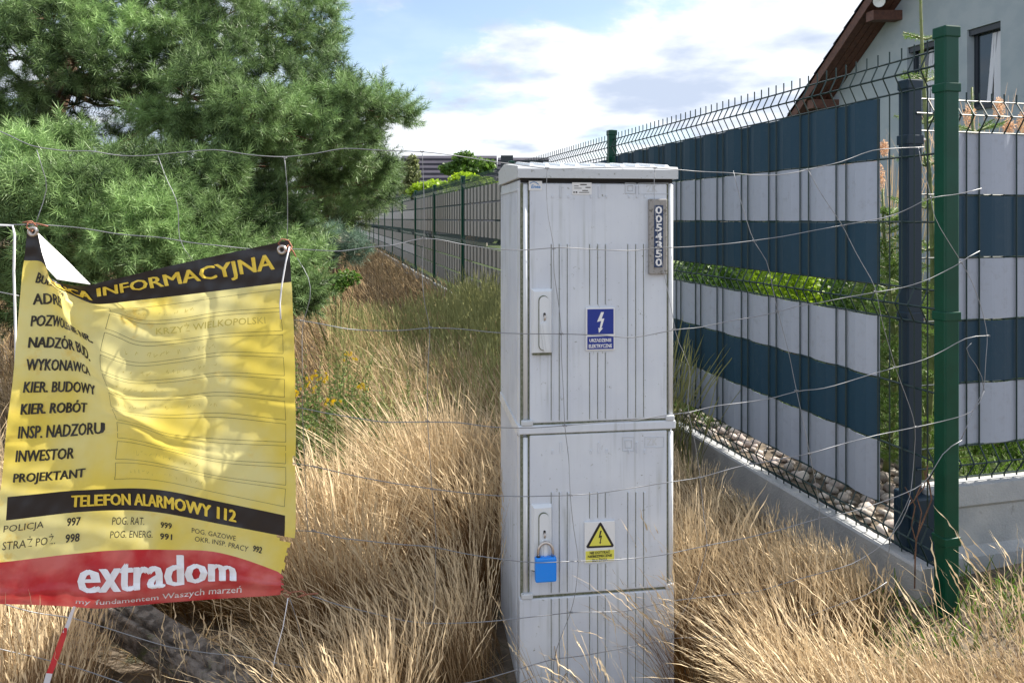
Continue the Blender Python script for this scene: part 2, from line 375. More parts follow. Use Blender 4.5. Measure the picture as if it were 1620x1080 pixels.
def post_mesh(wa, wb, top, col_cap=True, bands=()):
    mb = MB(); mb.bbox(-wa, wa, -wb, wb, -0.3, top - 0.02, 0.005)
    return mb
fence = empty('boundary_fence', fpt(ZS, 0, 0), 'long dark green wire panel fence woven with blue grey and light screening strips', 'fence', rz=AF)
pmb = MB(); pmb.bbox(-0.021, 0.021, -0.025, 0.025, -0.35, 1.73, 0.005); postm, _ = pmb.mesh('post', False)
cmb_ = MB(); cmb_.bbox(-0.024, 0.024, -0.028, 0.028, 1.715, 1.748, 0.004)
cmb_.add([(-0.020, -0.024, 1.748), (0.020, -0.024, 1.748), (0.020, 0.024, 1.748), (-0.020, 0.024, 1.748), (0, 0, 1.752)], [(0, 1, 4), (1, 2, 4), (2, 3, 4), (3, 0, 4)])
capm, _ = cmb_.mesh('post_cap', False)
bmb = MB(); bmb.bbox(-0.0245, 0.0245, -0.0285, 0.0285, 0, 0.026, 0.003)
bmb.tube([(0.024, 0.012, 0.013), (0.036, 0.012, 0.013)], 0.006, 6)
bandm, _ = bmb.mesh('clamp', False)
def shade_smooth(me): me.polygons.foreach_set('use_smooth', [True] * len(me.polygons))
near_start = 0.275
mats_cycle = {}
for i in range(NP):
    Y = ZS + i * SP; L0 = fpt(Y)
    link('post', postm, M_green, fence, L0, AF); link('post_cap', capm, M_green, fence, L0, AF)
    if i < 5:
        for zb in (0.27, 0.91, 1.56):
            link('clamp', bandm, M_green, fence, L0 + Vector((0, 0, zb)), AF)
    if i == NP - 1: break
    link('wire_panel', pm, M_wiregreen, fence, L0, AF)
    # concrete plank
    if i == 0:
        s0, s1 = 0.06, LEN - 0.01
    else: s0, s1 = 0.01, LEN - 0.01
    T = lambda p, L0=L0: L0 + Vector((p.x * math.cos(AF) - p.y * math.sin(AF), p.x * math.sin(AF) + p.y * math.cos(AF), p.z))
    mb = MB(); mb.prism([(-0.028, -0.15), (0.028, -0.15), (0.028, 0.165), (0.022, 0.172), (-0.022, 0.172), (-0.028, 0.165)], s0, s1,
             T=lambda p, T=T: T(Vector((p.y, p.x, p.z))))
    mb.build('concrete_plank', M_conc, fence)
sch_near = [(1.392, 'd'), (1.192, 'l'), (0.992, 'd'), (0.692, 'l'), (0.492, 'd'), (0.292, 'l')]
s_end0 = 0.268
mesh_near = strip_mesh('screening_strip', s_end0, LEN - 0.04, 0.194, s_end0 - 0.05 + 0.2)
mesh_far = strip_mesh('screening_strip_far', 0.04, LEN - 0.04, 0.180, 0.018, over=0.006, under=0.008)
strip_v = {}
def strip_variant(base, m, key):
    if (base.name, key) not in strip_v:
        q = base.copy(); q.materials.clear(); q.materials.append(m); strip_v[(base.name, key)] = q
    return strip_v[(base.name, key)]
for i in range(NP - 1):
    L0 = fpt(ZS + i * SP)
    for k, (zb, c) in enumerate(sch_near):
        if i < 2: m, key, lab = (M_sdark, 'd', 'dark blue grey screening strip') if c == 'd' else (M_slight, 'l', 'light grey screening strip')
        elif i < 5: m, key, lab = M_sgrey, 'g', 'faded brownish grey screening strip'
        else: m, key, lab = ((M_spale, 'p', 'pale screening strip') if k % 3 == 1 else (M_sgrey, 'g', 'faded brownish grey screening strip'))
        base = mesh_near if i == 0 else mesh_far
        o = link('screening_strip', strip_variant(base, m, key), None, fence, L0 + Vector((0, 0, zb)), AF); o['label'] = lab

# ------------------------------------------------------------------ garden side fence (right), anthracite post
rf = empty('garden_fence', rpt(0), 'garden fence of grey and navy strips on a tall concrete base at the right edge', 'fence', rz=AR)
LENR = 2.5
pmb = MB(); pmb.bbox(-0.0275, 0.0275, -0.02, 0.02, -0.2, 1.615, 0.005)
me, _ = pmb.mesh('post', False)
for t in (0.0, 2.56): link('post', me, M_anth, rf, rpt(t), AR)
cb = MB(); cb.bbox(-0.030, 0.030, -0.0225, 0.0225, 1.600, 1.632, 0.004); capd, _ = cb.mesh('post_cap', False)
for t in (0.0, 2.56): link('post_cap', capd, M_anth, rf, rpt(t), AR)
cb = MB(); cb.bbox(-0.031, 0.031, -0.0235, 0.0235, 0, 0.03, 0.003); me, _ = cb.mesh('clamp', False)
for z in (0.30, 0.88, 1.43): link('clamp', me, M_anth, rf, rpt(0, 0, z), AR)
cb = MB(); cb.tube([(0.03, -0.012, 0), (0.041, -0.012, 0)], 0.0075, 8); me, _ = cb.mesh('bolt', False)
for z in (0.31, 0.89, 1.445): link('bolt', me, M_steel, rf, rpt(0, 0, z), AR)
BR = [0.376, 1.476]; ZR = [0.376, 0.476, 0.676, 0.876, 1.076, 1.276, 1.476, 1.576]
mb = MB(); prof = [(0.366, 0.0)]
for b in BR: prof += [(b, 0.0), (b + 0.05, -0.03), (b + 0.10, 0.0)]
prof.append((1.603, 0.0)); x = 0.03 + 0.0
phase_r = 0.0
# phase: one upright lands at pixel x=1529
r0 = (1529 - CX) / F; tt = (r0 * RY - RX) * DL / (1 - r0 * KF); x = tt - 0.05 * math.floor((tt - 0.03) / 0.05)
while x < LENR: mb.tube([(x, y, z) for z, y in prof], 0.0026, 5, cap=False); x += 0.05
for z in ZR: mb.tube([(0, 0.004, z), (LENR, 0.004, z)], 0.0028, 5)
for b in BR: mb.tube([(0, -0.026, b + 0.05), (LENR, -0.026, b + 0.05)], 0.0028, 5)
me, _ = mb.mesh('wire_panel', False); link('wire_panel', me, M_wiregreen, rf, rpt(0), AR)
# strips, woven; wire pair tt, tt+.05 in front
def strip_r(name):
    xs = []; ys = []; x = tt - 0.055
    while x <= LENR:
        q = ((x - tt) / 0.05) % 4.0
        yv = 0.0065 if q < 1.001 else (-0.0055 if 1.999 < q < 3.001 else (lerp(0.0065, -0.0055, q - 1) if q < 2 else lerp(-0.0055, 0.0065, q - 3)))
        xs.append(x); ys.append(yv); x += 0.0125
    n = len(xs); v = []; f = []
    for i in range(n):
        for dz in (0, 0.194): v += [(xs[i], ys[i], dz), (xs[i], ys[i] + 0.0012, dz)]
    for i in range(n - 1):
        a, b = 4 * i, 4 * i + 4
        f += [(a, b, b + 2, a + 2), (a + 1, a + 3, b + 3, b + 1), (a + 2, b + 2, b + 3, a + 3), (a, a + 1, b + 1, b)]
    f += [(0, 2, 3, 1)]
    me = bpy.data.meshes.new(name); me.from_pydata(v, [], f); me.update(); return me
mesh_r = strip_r('garden_strip')
for k in range(5):
    c = 'l' if k % 2 == 0 else 'd'
    o = link('screening_strip', strip_variant(mesh_r, M_slight if c == 'l' else M_sdark, c), None, rf, rpt(0, 0, 1.476 - 0.2 * (k + 1) + 0.003), AR)
    o['label'] = 'light grey screening strip' if c == 'l' else 'navy screening strip'
Tr = lambda p: rpt(p.x, -p.y, p.z)
mb = MB(); mb.prism([(-0.03, -0.1), (0.03, -0.1), (0.03, 0.36), (-0.03, 0.36), (-0.03, 0.298), (-0.017, 0.285), (-0.017, 0.165), (-0.032, 0.135), (-0.032, 0.095)][::-1], 0.035, LENR,
                    T=lambda p: Tr(Vector((p.y, p.x, p.z))))
mb.build('concrete_plank', M_conc, rf)
mb = MB(); mb.bbox(-0.02, 0.06, -0.05, 0.05, 0.05, 0.345, 0.006, T=Tr); mb.build('plank_bracket', M_anth, rf)

# ------------------------------------------------------------------ cabinet
CM = 0.135; CO = Vector((0.0192, 1.856, 0)); CL = math.sqrt(1 + CM * CM); CA = math.atan(CM)
def cT(p): return CO + Vector(((p.x - CM * p.y) / CL, (CM * p.x + p.y) / CL, p.z))
def cab(px, py, off=0.0):
    r = (px - CX) / F; wv = (r * CO.y - CO.x) * CL / (1 - r * CM); Z = CO.y + CM * wv / CL
    return wv, EYE + (HY - py) / F * Z
WD, DP = 0.4077, 0.40
cabn = empty('electrical_cabinet', CO, 'weathered light grey electrical cabinet with two doors standing in dry grass', 'cabinet', rz=CA)
mb = MB(); mb.bbox(0.0, WD, 0.014, DP, -0.1, 1.300, 0.006, T=cT); mb.build('housing', M_plastic, cabn)
# flutes of the side wall
mb = MB()
for k in range(15):
    y = 0.05 + k * 0.0235; mb.box(-0.0016, 0.002, y, y + 0.009, 0.01, 1.27, T=cT)
mb.box(-0.003, 0.002, 0.03, DP - 0.02, 1.272, 1.279, T=cT); mb.box(-0.004, 0.002, 0.02, DP - 0.01, 0.645, 0.672, T=cT)
mb.build('side_flutes', M_plastic, cabn)
# lid
prof = [(-0.012, 1.303), (-0.012, 1.326), (-0.007, 1.3335), (0.26, 1.357), (0.275, 1.357), (DP + 0.008, 1.345), (DP + 0.012, 1.303)]
mb = MB(); n = len(prof)
vs = [Vector((x, y, z)) for x in (-0.006, WD + 0.006) for y, z in prof]
mb.add([cT(p) for p in vs], [tuple(range(n)), tuple(range(2 * n - 1, n - 1, -1))] + [(i + n, (i + 1) % n + n, (i + 1) % n, i) for i in range(n)])
lid = mb.build('lid', M_plastic_d, cabn)
for k in range(10):
    x = 0.025 + k * 0.0395; mb = MB()
    mb.add([cT(Vector(q)) for q in [(x, -0.004, 1.334), (x + 0.013, -0.004, 1.334), (x + 0.013, 0.26, 1.3575), (x, 0.26, 1.3575),
            (x + 0.003, 0.004, 1.340), (x + 0.010, 0.004, 1.340), (x + 0.010, 0.255, 1.3635), (x + 0.003, 0.255, 1.3635)]],
           [(4, 5, 6, 7), (0, 1, 5, 4), (1, 2, 6, 5), (2, 3, 7, 6), (3, 0, 4, 7)])
    mb.build('lid_rib', M_white, lid)
mb = MB(); mb.box(0.004, WD - 0.004, 0.006, 0.02, 1.292, 1.303, T=cT); mb.build('lid_gap', M_gap, cabn)
DX0, DX1 = 0.026, WD - 0.020
def rib_pts(pxs, y0, y1): return [(cab(x, y0)[0], cab(x, y0)[1], cab(x, y1)[1]) for x in pxs]
RX9 = (874, 886.7, 899.4, 934.7, 947.4, 959.5, 995, 1007.5, 1020)
def rib(parent, x, z0, z1, y=0.0):
    mb = MB(); pr = [(-0.0028, y + 0.001), (-0.0018, y - 0.0022), (0, y - 0.003), (0.0018, y - 0.0022), (0.0028, y + 0.001)]
    vs = [Vector((x + a, b, z)) for z in (z0, z1) for a, b in pr]; vs[2].z += 0; k = len(pr)
    mb.add([cT(p) for p in vs], [(i, i + 1, i + 1 + k, i + k) for i in range(k - 1)] + [tuple(range(k))[::-1], tuple(range(k, 2 * k))])
    mb.build('rib', M_plastic, parent)
    mb = MB(); mb.box(x - 0.0042, x - 0.0029, y - 0.0006, y + 0.001, z0 + 0.002, z1, T=cT); return mb  # dark strip on the rib's left paints its shadow
def door(name, z0, z1, lab):
    mb = MB(); mb.bbox(DX0, DX1, 0.0, 0.02, z0, z1, 0.003, T=cT); d = mb.build(name, M_plastic, cabn); d['label'] = lab
    return d
zA1, zA0 = 1.290, 0.681; zB1, zB0 = 0.650, 0.243
dU = door('upper_door', zA0, zA1, 'tall upper cabinet door'); dL = door('lower_door', zB0, zB1, 'short lower cabinet door with padlock')
# joint shadows, corner posts and beads
mb = MB()
for x0, x1 in ((0.0035, 0.0095), (DX0 - 0.004, DX0 - 0.001), (DX1 + 0.001, DX1 + 0.004)):
    mb.box(x0, x1, 0.004, 0.0145, 0.24, 1.29, T=cT)
mb.box(0.01, WD - 0.004, 0.004, 0.0145, 0.2365, 0.2435, T=cT); mb.box(0.02, WD - 0.01, 0.003, 0.0145, 0.674, 0.6825, T=cT)
mb.box(0.02, WD - 0.01, 0.003, 0.0145, 0.648, 0.653, T=cT)
mb.build('door_joint', M_grimeshade, cabn)
for za, zb in ((0.248, 0.645), (0.686, 1.288)):
    for xc in (0.0155, WD - 0.0085):
        mb = MB(); mb.tube([(xc, 0.007, za), (xc, 0.007, zb)], 0.0068, 10, T=cT); mb.build('corner_bead', M_white, cabn, smooth=True)
for zc in (0.238, 0.676):                                  # little feet of the hinges
    for xa, xb in ((0.004, 0.034), (WD - 0.024, WD - 0.001)):
        mb = MB(); mb.bbox(xa, xb, -0.006, 0.016, zc, zc + 0.014, 0.003, T=cT); mb.build('hinge_foot', M_plastic_d, cabn)
mb = MB(); mb.bbox(-0.003, WD + 0.003, -0.003, 0.03, 0.654, 0.676, 0.003, T=cT); mb.build('middle_ledge', M_plastic, cabn)
mb = MB(); mb.bbox(0.0, WD, 0.0, 0.03, -0.1, 0.236, 0.003, T=cT); basep = mb.build('base_panel', M_plastic, cabn)
gr = MB()
s_blue = [cab(926, 554), cab(972, 486)]; s_yel = [cab(924, 889), cab(972, 822)]
for i, px in enumerate(RX9):
    x = cab(px, 400)[0]; z_top = cab(px, 386)[1]
    if 3 <= i <= 5:
        g = rib(dU, x, s_blue[1][1] + 0.006, z_top); gr.add(g.v, g.f); g = rib(dU, x, zA0 + 0.004, s_blue[0][1] - 0.006); gr.add(g.v, g.f)
    else: g = rib(dU, x, zA0 + 0.004, z_top); gr.add(g.v, g.f)
    zt = cab(px, 778)[1]
    if 3 <= i <= 5:
        g = rib(dL, x, s_yel[1][1] + 0.006, zt); gr.add(g.v, g.f); g = rib(dL, x, zB0 + 0.004, s_yel[0][1] - 0.006); gr.add(g.v, g.f)
    elif i == 8 or i == 7 or i == 6 or i < 3: g = rib(dL, x, zB0 + 0.004, zt); gr.add(g.v, g.f)
    g = rib(basep, x, -0.05, 0.233); gr.add(g.v, g.f)
    # short stubs near the tops
    if i % 3 == 1:
        rib(dU, x, cab(px, 313)[1], cab(px, 295)[1]); rib(dL, x, cab(px, 716)[1], cab(px, 699)[1])
    else:
        rib(dU, x, cab(px, 313)[1], cab(px, 309)[1]); rib(dL, x, cab(px, 717)[1], cab(px, 711)[1])
gr.build('rib_shade', M_grimeshade, cabn)
# flat emblem, labels
def flat(parent, name, verts, faces, m, y):
    mb = MB(); mb.add([cT(Vector((x, y, z))) for x, z in verts], faces); return mb.build(name, m, parent)
def cbox(parent, name, px0, py1, px1, py0, m, y0, y1, b=0.002):
    (x0, z0), (x1, z1) = cab(px0, py0), cab(px1, py1); z0, z1 = min(z0, z1), max(z0, z1)
    mb = MB(); mb.bbox(x0, x1, y0, y1, z0, z1, b, T=cT); return mb.build(name, m, parent)
def ctext(parent, body, px0, py_top, px1, py_bot, m, y, bold=0.0, name='lettering', shear=0.0):
    xm = (px0 + px1) / 2; x0, x1 = cab(px0, py_top)[0], cab(px1, py_top)[0]; z1, z0 = cab(xm, py_top)[1], cab(xm, py_bot)[1]
    v, f = txt(body, x0, x1, z0, z1, bold, shear); return flat(parent, name, v, f, m, y)
def cpoly(parent, pts, m, y, name='symbol'):
    v = [cab(*p) for p in pts]; return flat(parent, name, v, [tuple(range(len(v)))], m, y)
e = cbox(dU, 'sticker', 836.5, 286.5, 857.5, 301, M_signwhite, -0.0012, 0.001, 0.0004)
ctext(e, 'Enea', 840, 292.5, 855, 298, M_enea, -0.0016, 0.02, shear=0.2)
pts = [(838 + 14 * t, 293 - 5 * math.sin(math.pi * (0.15 + 0.8 * t))) for t in np.linspace(0, 1, 9)]
mb = MB(); mb.tube([cT(Vector((cab(*p)[0], -0.0016, cab(*p)[1]))) for p in pts], 0.0009, 4); mb.build('symbol', M_enea, e)
e = cbox(dU, 'sticker', 905, 289, 936, 308, M_signwhite, -0.0012, 0.001, 0.0004)
mb = MB()
for (a, b, c, d) in ((918, 291.5, 928, 293), (908, 294, 915, 295), (926, 296, 934, 297.4), (908, 297.5, 920, 298.3), (907, 303, 909, 305.5), (910.5, 303, 913, 305.5), (916, 304, 932, 305), (921, 301, 930, 302.2)):
    (x0, z0), (x1, z1) = cab(a, d), cab(c, b); mb.add([cT(Vector(q)) for q in ((x0, -.0016, z0), (x1, -.0016, z0), (x1, -.0016, z1), (x0, -.0016, z1))], [(0, 1, 2, 3)])
mb.build('small_print', M_ink, e)
def outline(parent, px0, py0, px1, py1, r=0.0011, m=None, y=-0.0006):
    mb = MB(); pp = [(px0, py0), (px1, py0), (px1, py1), (px0, py1), (px0, py0)]
    mb.tube([cT(Vector((cab(*p)[0], y, cab(*p)[1]))) for p in pp], r, 4); mb.build('embossed_frame', m or M_plastic_d, parent)
outline(dU, 989, 290, 1005, 306); outline(dU, 993, 294, 1001, 302); outline(dU, 1010, 290, 1057, 307, 0.0007)
outline(dL, 985, 691, 1003, 713); outline(dL, 989, 696, 999, 708); outline(dL, 1020, 691, 1050, 707, 0.0007)
ctext(dU, 'ZK', 1023, 292, 1040, 304, M_plastic_d, -0.0006, 0.01, 'embossed_letters')
ctext(dL, 'ZK', 1023, 693, 1040, 704, M_plastic_d, -0.0006, 0.01, 'embossed_letters')
# number plate
e = cbox(cabn, 'number_plate', 1025, 315, 1053.5, 434, M_platefr, -0.012, 0.003, 0.003)
cbox(e, 'number_strip', 1032.5, 325, 1046.5, 422.5, M_plateblue, -0.0132, -0.010, 0.0004)
for k, ch in enumerate('0054350'):
    y0 = 326.5 + k * 13.65; ctext(e, ch, 1034.2, y0, 1044.8, y0 + 12.2, M_whiteink, -0.0137, 0.022)
# blue sign
e = cbox(cabn, 'electrical_sign', 926, 486, 972, 554, M_signwhite, -0.006, 0.0, 0.0012)
cbox(e, 'blue_field', 928.3, 488, 969.7, 528.5, M_signblue, -0.0064, -0.005, 0.0002); cbox(e, 'blue_field', 928.3, 531, 969.7, 552, M_signblue, -0.0064, -0.005, 0.0002)
cpoly(e, [(950, 493), (954.5, 493), (950.8, 503.5), (955, 503), (950.5, 518.5), (953, 518), (946.5, 526), (945.5, 517.5), (947.5, 518.5), (950, 507), (943.5, 508.5)], M_whiteink, -0.0068)
ctext(e, 'URZĄDZENIE', 931.5, 534.5, 966, 541.5, M_whiteink, -0.0068, 0.03); ctext(e, 'ELEKTRYCZNE', 930.5, 543.5, 967, 549.2, M_whiteink, -0.0068, 0.03)
# yellow sign
e = cbox(cabn, 'danger_sign', 924, 822, 972, 889, M_signwhite, -0.006, 0.0, 0.0012)
cbox(e, 'yellow_field', 925.5, 867, 970.5, 887, M_signyel, -0.0064, -0.005, 0.0002)
cpoly(e, [(949, 824), (951, 826), (970, 860), (968.5, 863), (928.5, 865), (926.5, 862.5), (946.5, 826)], M_ink, -0.0064)
cpoly(e, [(948.8, 829.5), (965.8, 860), (931.2, 861.5)], M_signyel, -0.0067)
cpoly(e, [(948.5, 837), (951, 837), (948.8, 845), (951.5, 844.5), (949.2, 855), (950.3, 855), (948.2, 858.5), (947, 855), (948, 855), (948.9, 847.5), (945.8, 848.8)], M_ink, -0.0070)
ctext(e, 'NIE DOTYKAĆ', 932, 867.8, 964, 873.6, M_ink, -0.0070, 0.03); ctext(e, 'NIEBEZPIECZNE', 929, 875, 967, 879, M_ink, -0.0070, 0.03)
ctext(e, 'DLA ŻYCIA', 936, 879.8, 960, 885.4, M_ink, -0.0070, 0.03)
# lock plates
for dy, dr in ((0, dU), (340.5, dL)):
    (x0, z1), (x1, z0) = cab(840, 457 + dy), cab(873, 558 + dy)
    mb = MB(); B = 0.006; D = 0.013
    q = [(x0, 0, z0), (x1, 0, z0), (x1, 0, z1), (x0, 0, z1), (x0 + B, -D, z0 + B * 0.6), (x1 - B * .6, -D, z0 + B * 0.6), (x1 - B * .6, -D, z1 - B), (x0 + B, -D, z1 - B)]
    mb.add([cT(Vector(p)) for p in q], [(4, 5, 6, 7), (0, 1, 5, 4), (1, 2, 6, 5), (2, 3, 7, 6), (3, 0, 4, 7)])
    pl = mb.build('lock_plate', M_white, dr)
    xa, zt = cab(850.5, 466.5 + dy); xb, zb = cab(866, 552.5 + dy); r = (xb - xa) / 2 - 0.0002
    mb = MB(); mb.prism(rounded(xa, xb, zb, zt, r, 5), -D - 0.0022, -D + 0.002, T=cT); mb.build('lock_cover_edge', M_grimeshade, pl)
    xa, zt = cab(851.6, 468 + dy); xb, zb = cab(866.2, 551.5 + dy); r = (xb - xa) / 2 - 0.0002
    mb = MB(); mb.prism(rounded(xa, xb, zb, zt, r, 5), -D - 0.0048, -D + 0.002, T=cT); mb.build('lock_cover', M_white, pl)
    mb = MB(); xk, zk = cab(859.5, 497 + dy); mb.prism(rounded(xk - 0.003, xk + 0.003, zk - 0.004, zk + 0.006, 0.0028, 4), -D - 0.0055, -D, T=cT); mb.build('keyhole', M_gap, pl)
    mb = MB(); mb.tube([cT(Vector(q)) for q in ((xk, -D - .004, zk + .001), (xk + .0005, -D - .011, zk - .003), (xk, -D - .010, zk - .010), (xk, -D - .004, zk - .013))], 0.0024, 6); mb.build('staple', M_steel, pl, smooth=True)
    # lever handle
    tilt = 0.13 if dy == 0 else 0.0; (xc, zc) = cab(858 if dy == 0 else 859.5, 510 + dy); ln = 0.073 if dy == 0 else 0.062
    ca, sa = math.cos(tilt), math.sin(tilt)
    Th = lambda p: cT(Vector((xc + p.x * ca - p.z * sa, p.y, zc + p.x * sa + p.z * ca)))
    mb = MB(); mb.prism(rounded(-0.0085, 0.0085, -ln, 0.004, 0.0083, 5), -D - 0.010, -D - 0.003, T=Th)
    mb.prism(rounded(-0.003, 0.005, -ln + 0.004, 0.0, 0.0038, 4), -D - 0.0125, -D - 0.009, T=Th)
    mb.build('handle', M_white, pl)
    mb = MB(); xg, zg = cab(842, 558.5 + dy); xh, _ = cab(871, 558 + dy); mb.box(xg, xh, -0.006, 0.0, zg - 0.0045, zg + 0.001, T=cT); mb.build('lock_foot_strip', M_grimeshade, pl)  # thin dark strip along the lower edge of the lock plate

# padlock: hangs from the lower lock's staple
(px0, pz1), (px1, pz0) = cab(843.5, 873), cab(876.5, 909)
pc = (px0 + px1) / 2; PD = 0.028
pad = empty('padlock', cT(Vector((pc, -PD, pz0))), 'bright blue padlock with steel shackle hanging on the lower cabinet door', 'padlock', rz=CA)
mb = MB(); mb.bbox(px0, px1, -PD - 0.009, -PD + 0.009, pz0, pz1, 0.004, T=cT); mb.build('lock_body', M_lockblue, pad, smooth=False)
hw = (px1 - px0) / 2 - 0.0085; arc = [(-hw, 0, -0.004), (-hw, 0, 0.012)] + [(-hw * math.cos(a), 0, 0.012 + hw * 1.25 * math.sin(a)) for a in np.linspace(0.15, math.pi - 0.15, 10)] + [(hw, 0, 0.012), (hw, 0, -0.004)]
mb = MB(); mb.tube([cT(Vector((pc + a, -PD + b, pz1 + c))) for a, b, c in arc], 0.0038, 8); mb.build('shackle', M_steel, pad, smooth=True)
mb = MB(); mb.tube([cT(Vector((pc - hw, -PD, pz1 - .001))), cT(Vector((pc - hw, -PD, pz1 + .002)))], 0.0052, 8); mb.build('collar', M_ink, pad)

# ------------------------------------------------------------------ crumpled sheep wire
def WZ(x): return 1.56 + x / 1620 * 0.45
sheep = empty('sheep_wire_fence', P(810, HY + EYE * F / WZ(810), WZ(810)), 'crumpled galvanised stock wire mesh sagging across the plot in front of the cabinet', 'wire fence')
HW = [
 [(-60,190),(0,207),(50,232),(110,240),(140,238),(190,247),(230,247),(265,243),(300,240),(340,236),(400,246),(450,249),(500,243),(545,234),(600,238),(668,240),(720,246),(780,256),(830,262),(870,268),(930,266),(1000,264),(1067,268),(1110,272),(1150,273),(1200,278),(1240,277),(1280,268),(1330,257),(1380,237),(1430,234),(1462,233)],
 [(-40,350),(0,356),(55,355),(75,356),(125,360),(190,371),(260,376),(300,384),(350,389),(395,394),(470,394),(540,398),(588,390),(623,389),(657,378),(689,377),(727,386),(761,391),(789,395),(827,396),(886,391),(944,395),(1003,397),(1045,391),(1070,392),(1110,389),(1150,386),(1190,381),(1240,374),(1290,364),(1330,357),(1380,348),(1400,345),(1440,330),(1460,317),(1475,312),(1520,307),(1553,298)],
 [(460,506),(477,507),(507,512),(551,521),(588,523),(633,523),(681,518),(729,520),(781,526),(830,528),(890,528),(950,530),(1000,535),(1040,527),(1067,521),(1110,518),(1150,508),(1190,502),(1230,494),(1260,484),(1290,480),(1330,472),(1380,463),(1430,455),(1470,442),(1490,432),(1510,420),(1520,418),(1530,405),(1550,397)],
 [(455,642),(477,645),(514,653),(570,662),(607,668),(677,667),(729,668),(758,673),(788,676),(838,677),(893,673),(948,668),(1006,665),(1060,655),(1088,653),(1129,642),(1181,636),(1226,629),(1260,618),(1302,615),(1337,605),(1371,594),(1416,581),(1461,570),(1496,553),(1527,534),(1544,531),(1563,531)],
 [(455,731),(500,738),(563,753),(616,763),(683,773),(732,779),(788,784),(830,785),(902,783),(947,780),(997,772),(1047,764),(1109,755),(1166,738),(1223,728),(1282,717),(1329,703),(1386,688),(1451,675),(1492,666),(1536,654),(1551,640),(1557,618)],
 [(465,839),(496,839),(539,851),(581,855),(623,860),(683,864),(739,876),(792,884),(847,890),(917,887),(987,884),(1047,878),(1083,870),(1120,862),(1183,850),(1237,837),(1297,819),(1333,813),(1383,798),(1420,785),(1460,767),(1480,740),(1489,715),(1522,696)],
 [(494,942),(534,956),(597,971),(642,982),(686,986),(752,984),(790,981),(852,974),(903,968),(987,967),(1030,957),(1067,949),(1133,942),(1200,935),(1257,917),(1310,903),(1350,892),(1397,862),(1410,847),(1427,827),(1440,790)],
 [(600,1100),(755,1077),(813,1060),(873,1042),(920,1037),(967,1028),(1013,1020),(1067,1008),(1117,1008),(1183,1002),(1263,980),(1323,957),(1370,942),(1403,920)],
 [(-20,945),(13,957),(50,968),(117,977),(167,992),(217,1008),(267,1023),(333,1033),(383,1037),(433,1047),(487,1057),(513,1062),(540,1072),(620,1088)],
 [(-30,1018),(0,1026),(70,1042),(130,1058),(200,1082)],
 [(-20,458),(0,462),(30,468)],
]
VW = [
 [(58,237),(68,270),(77,297),(67,323),(57,353)],
 [(250,247),(265,288),(280,315),(283,345),(282,376),(290,395),(305,412)],
 [(450,249),(455,300),(455,360),(454,378)],
 [(470,408),(490,440),(492,470),(487,490),(478,507),(478,560),(478,640),(482,738),(487,839)],
 [(668,240),(671,318),(671,377),(667,429),(671,480),(681,518),(677,577),(676,666),(679,700),(683,773),(690,841),(688,946),(683,985)],
 [(866,262),(864,299),(867,344),(876,385),(876,430),(882,468),(887,507),(888,529),(888,560),(892,632),(893,673),(900,724),(902,783),(907,833),(916,887),(910,940),(903,968),(887,1007),(875,1042),(877,1095)],
 [(1036,267),(1034,293),(1036,329),(1042,388),(1050,430),(1066,507),(1067,524),(1081,560),(1094,579),(1089,615),(1086,640),(1098,690),(1108,757),(1113,813),(1120,860),(1100,933),(1070,987),(1060,1013),(1059,1095)],
 [(1160,270),(1171,315),(1182,352),(1193,385),(1214,411),(1221,449),(1230,491),(1247,553),(1260,618),(1271,667),(1281,719),(1295,787),(1297,820),(1293,870)],
 [(1278,268),(1297,304),(1332,355),(1354,400),(1385,453),(1395,508),(1416,580),(1444,656),(1449,677),(1445,740),(1440,787),(1408,847),(1406,873)],
 [(1453,233),(1460,273),(1470,293),(1473,313),(1477,343),(1497,377),(1520,413),(1537,443),(1553,487),(1563,532),(1560,560),(1557,618),(1540,646),(1530,674),(1520,696)],
 [(1537,542),(1523,549),(1544,577),(1556,594),(1557,618)],
 [(487,1057),(470,980),(458,945)],
]
def dense(pl, step=14):
    o = []
    for (a, b), (c, d) in zip(pl[:-1], pl[1:]):
        n = max(1, int(math.hypot(c - a, d - b) / step))
        for k in range(n): o.append((a + (c - a) * k / n, b + (d - b) * k / n))
    o.append(pl[-1]); return o
def wz2(x, y): return WZ(x) + 0.012 * math.sin(x * 0.021 + y * 0.013) + 0.006 * math.sin(x * 0.07 - y * 0.05)
def smooth_pl(pl):
    d = dense(pl); d2 = [d[0]] + [((d[i-1][0] + 2*d[i][0] + d[i+1][0]) / 4, (d[i-1][1] + 2*d[i][1] + d[i+1][1]) / 4) for i in range(1, len(d) - 1)] + [d[-1]]
    return d2
for pl in HW:
    mb = MB(); mb.tube([P(x, y, wz2(x, y)) for x, y in smooth_pl(pl)], 0.0011, 5); mb.build('line_wire', M_wire, sheep, smooth=True)
for pl in VW:
    mb = MB(); mb.tube([P(x, y, wz2(x, y) - 0.003) for x, y in smooth_pl(pl)], 0.0008, 5); mb.build('stay_wire', M_wire, sheep, smooth=True)
kn = MB(); kp = [(450,249),(668,240),(671,377),(681,518),(676,666),(683,773),(690,866),(683,985),(866,266),(876,393),(888,528),(893,673),(902,783),(916,887),(903,968),(875,1042),(1036,266),(1042,391),(1067,521),(1087,653),(1108,755),(1120,862),(1193,381),(1230,492),(1260,618),(1281,717),(1297,819),(1278,268),(1332,357),(1385,461),(1416,581),(1449,675),(1563,531),(1473,312),(1520,416),(487,1057),(496,839),(500,738),(478,507)]
for x, y in kp:
    c = P(x, y, wz2(x, y) - 0.002); pts = []
    for k in range(13): a = k * 1.5; pts.append(c + Vector((-0.005 + 0.0009 * k, 0.0024 * math.cos(a), 0.0024 * math.sin(a))))
    kn.tube(pts, 0.0008, 4)
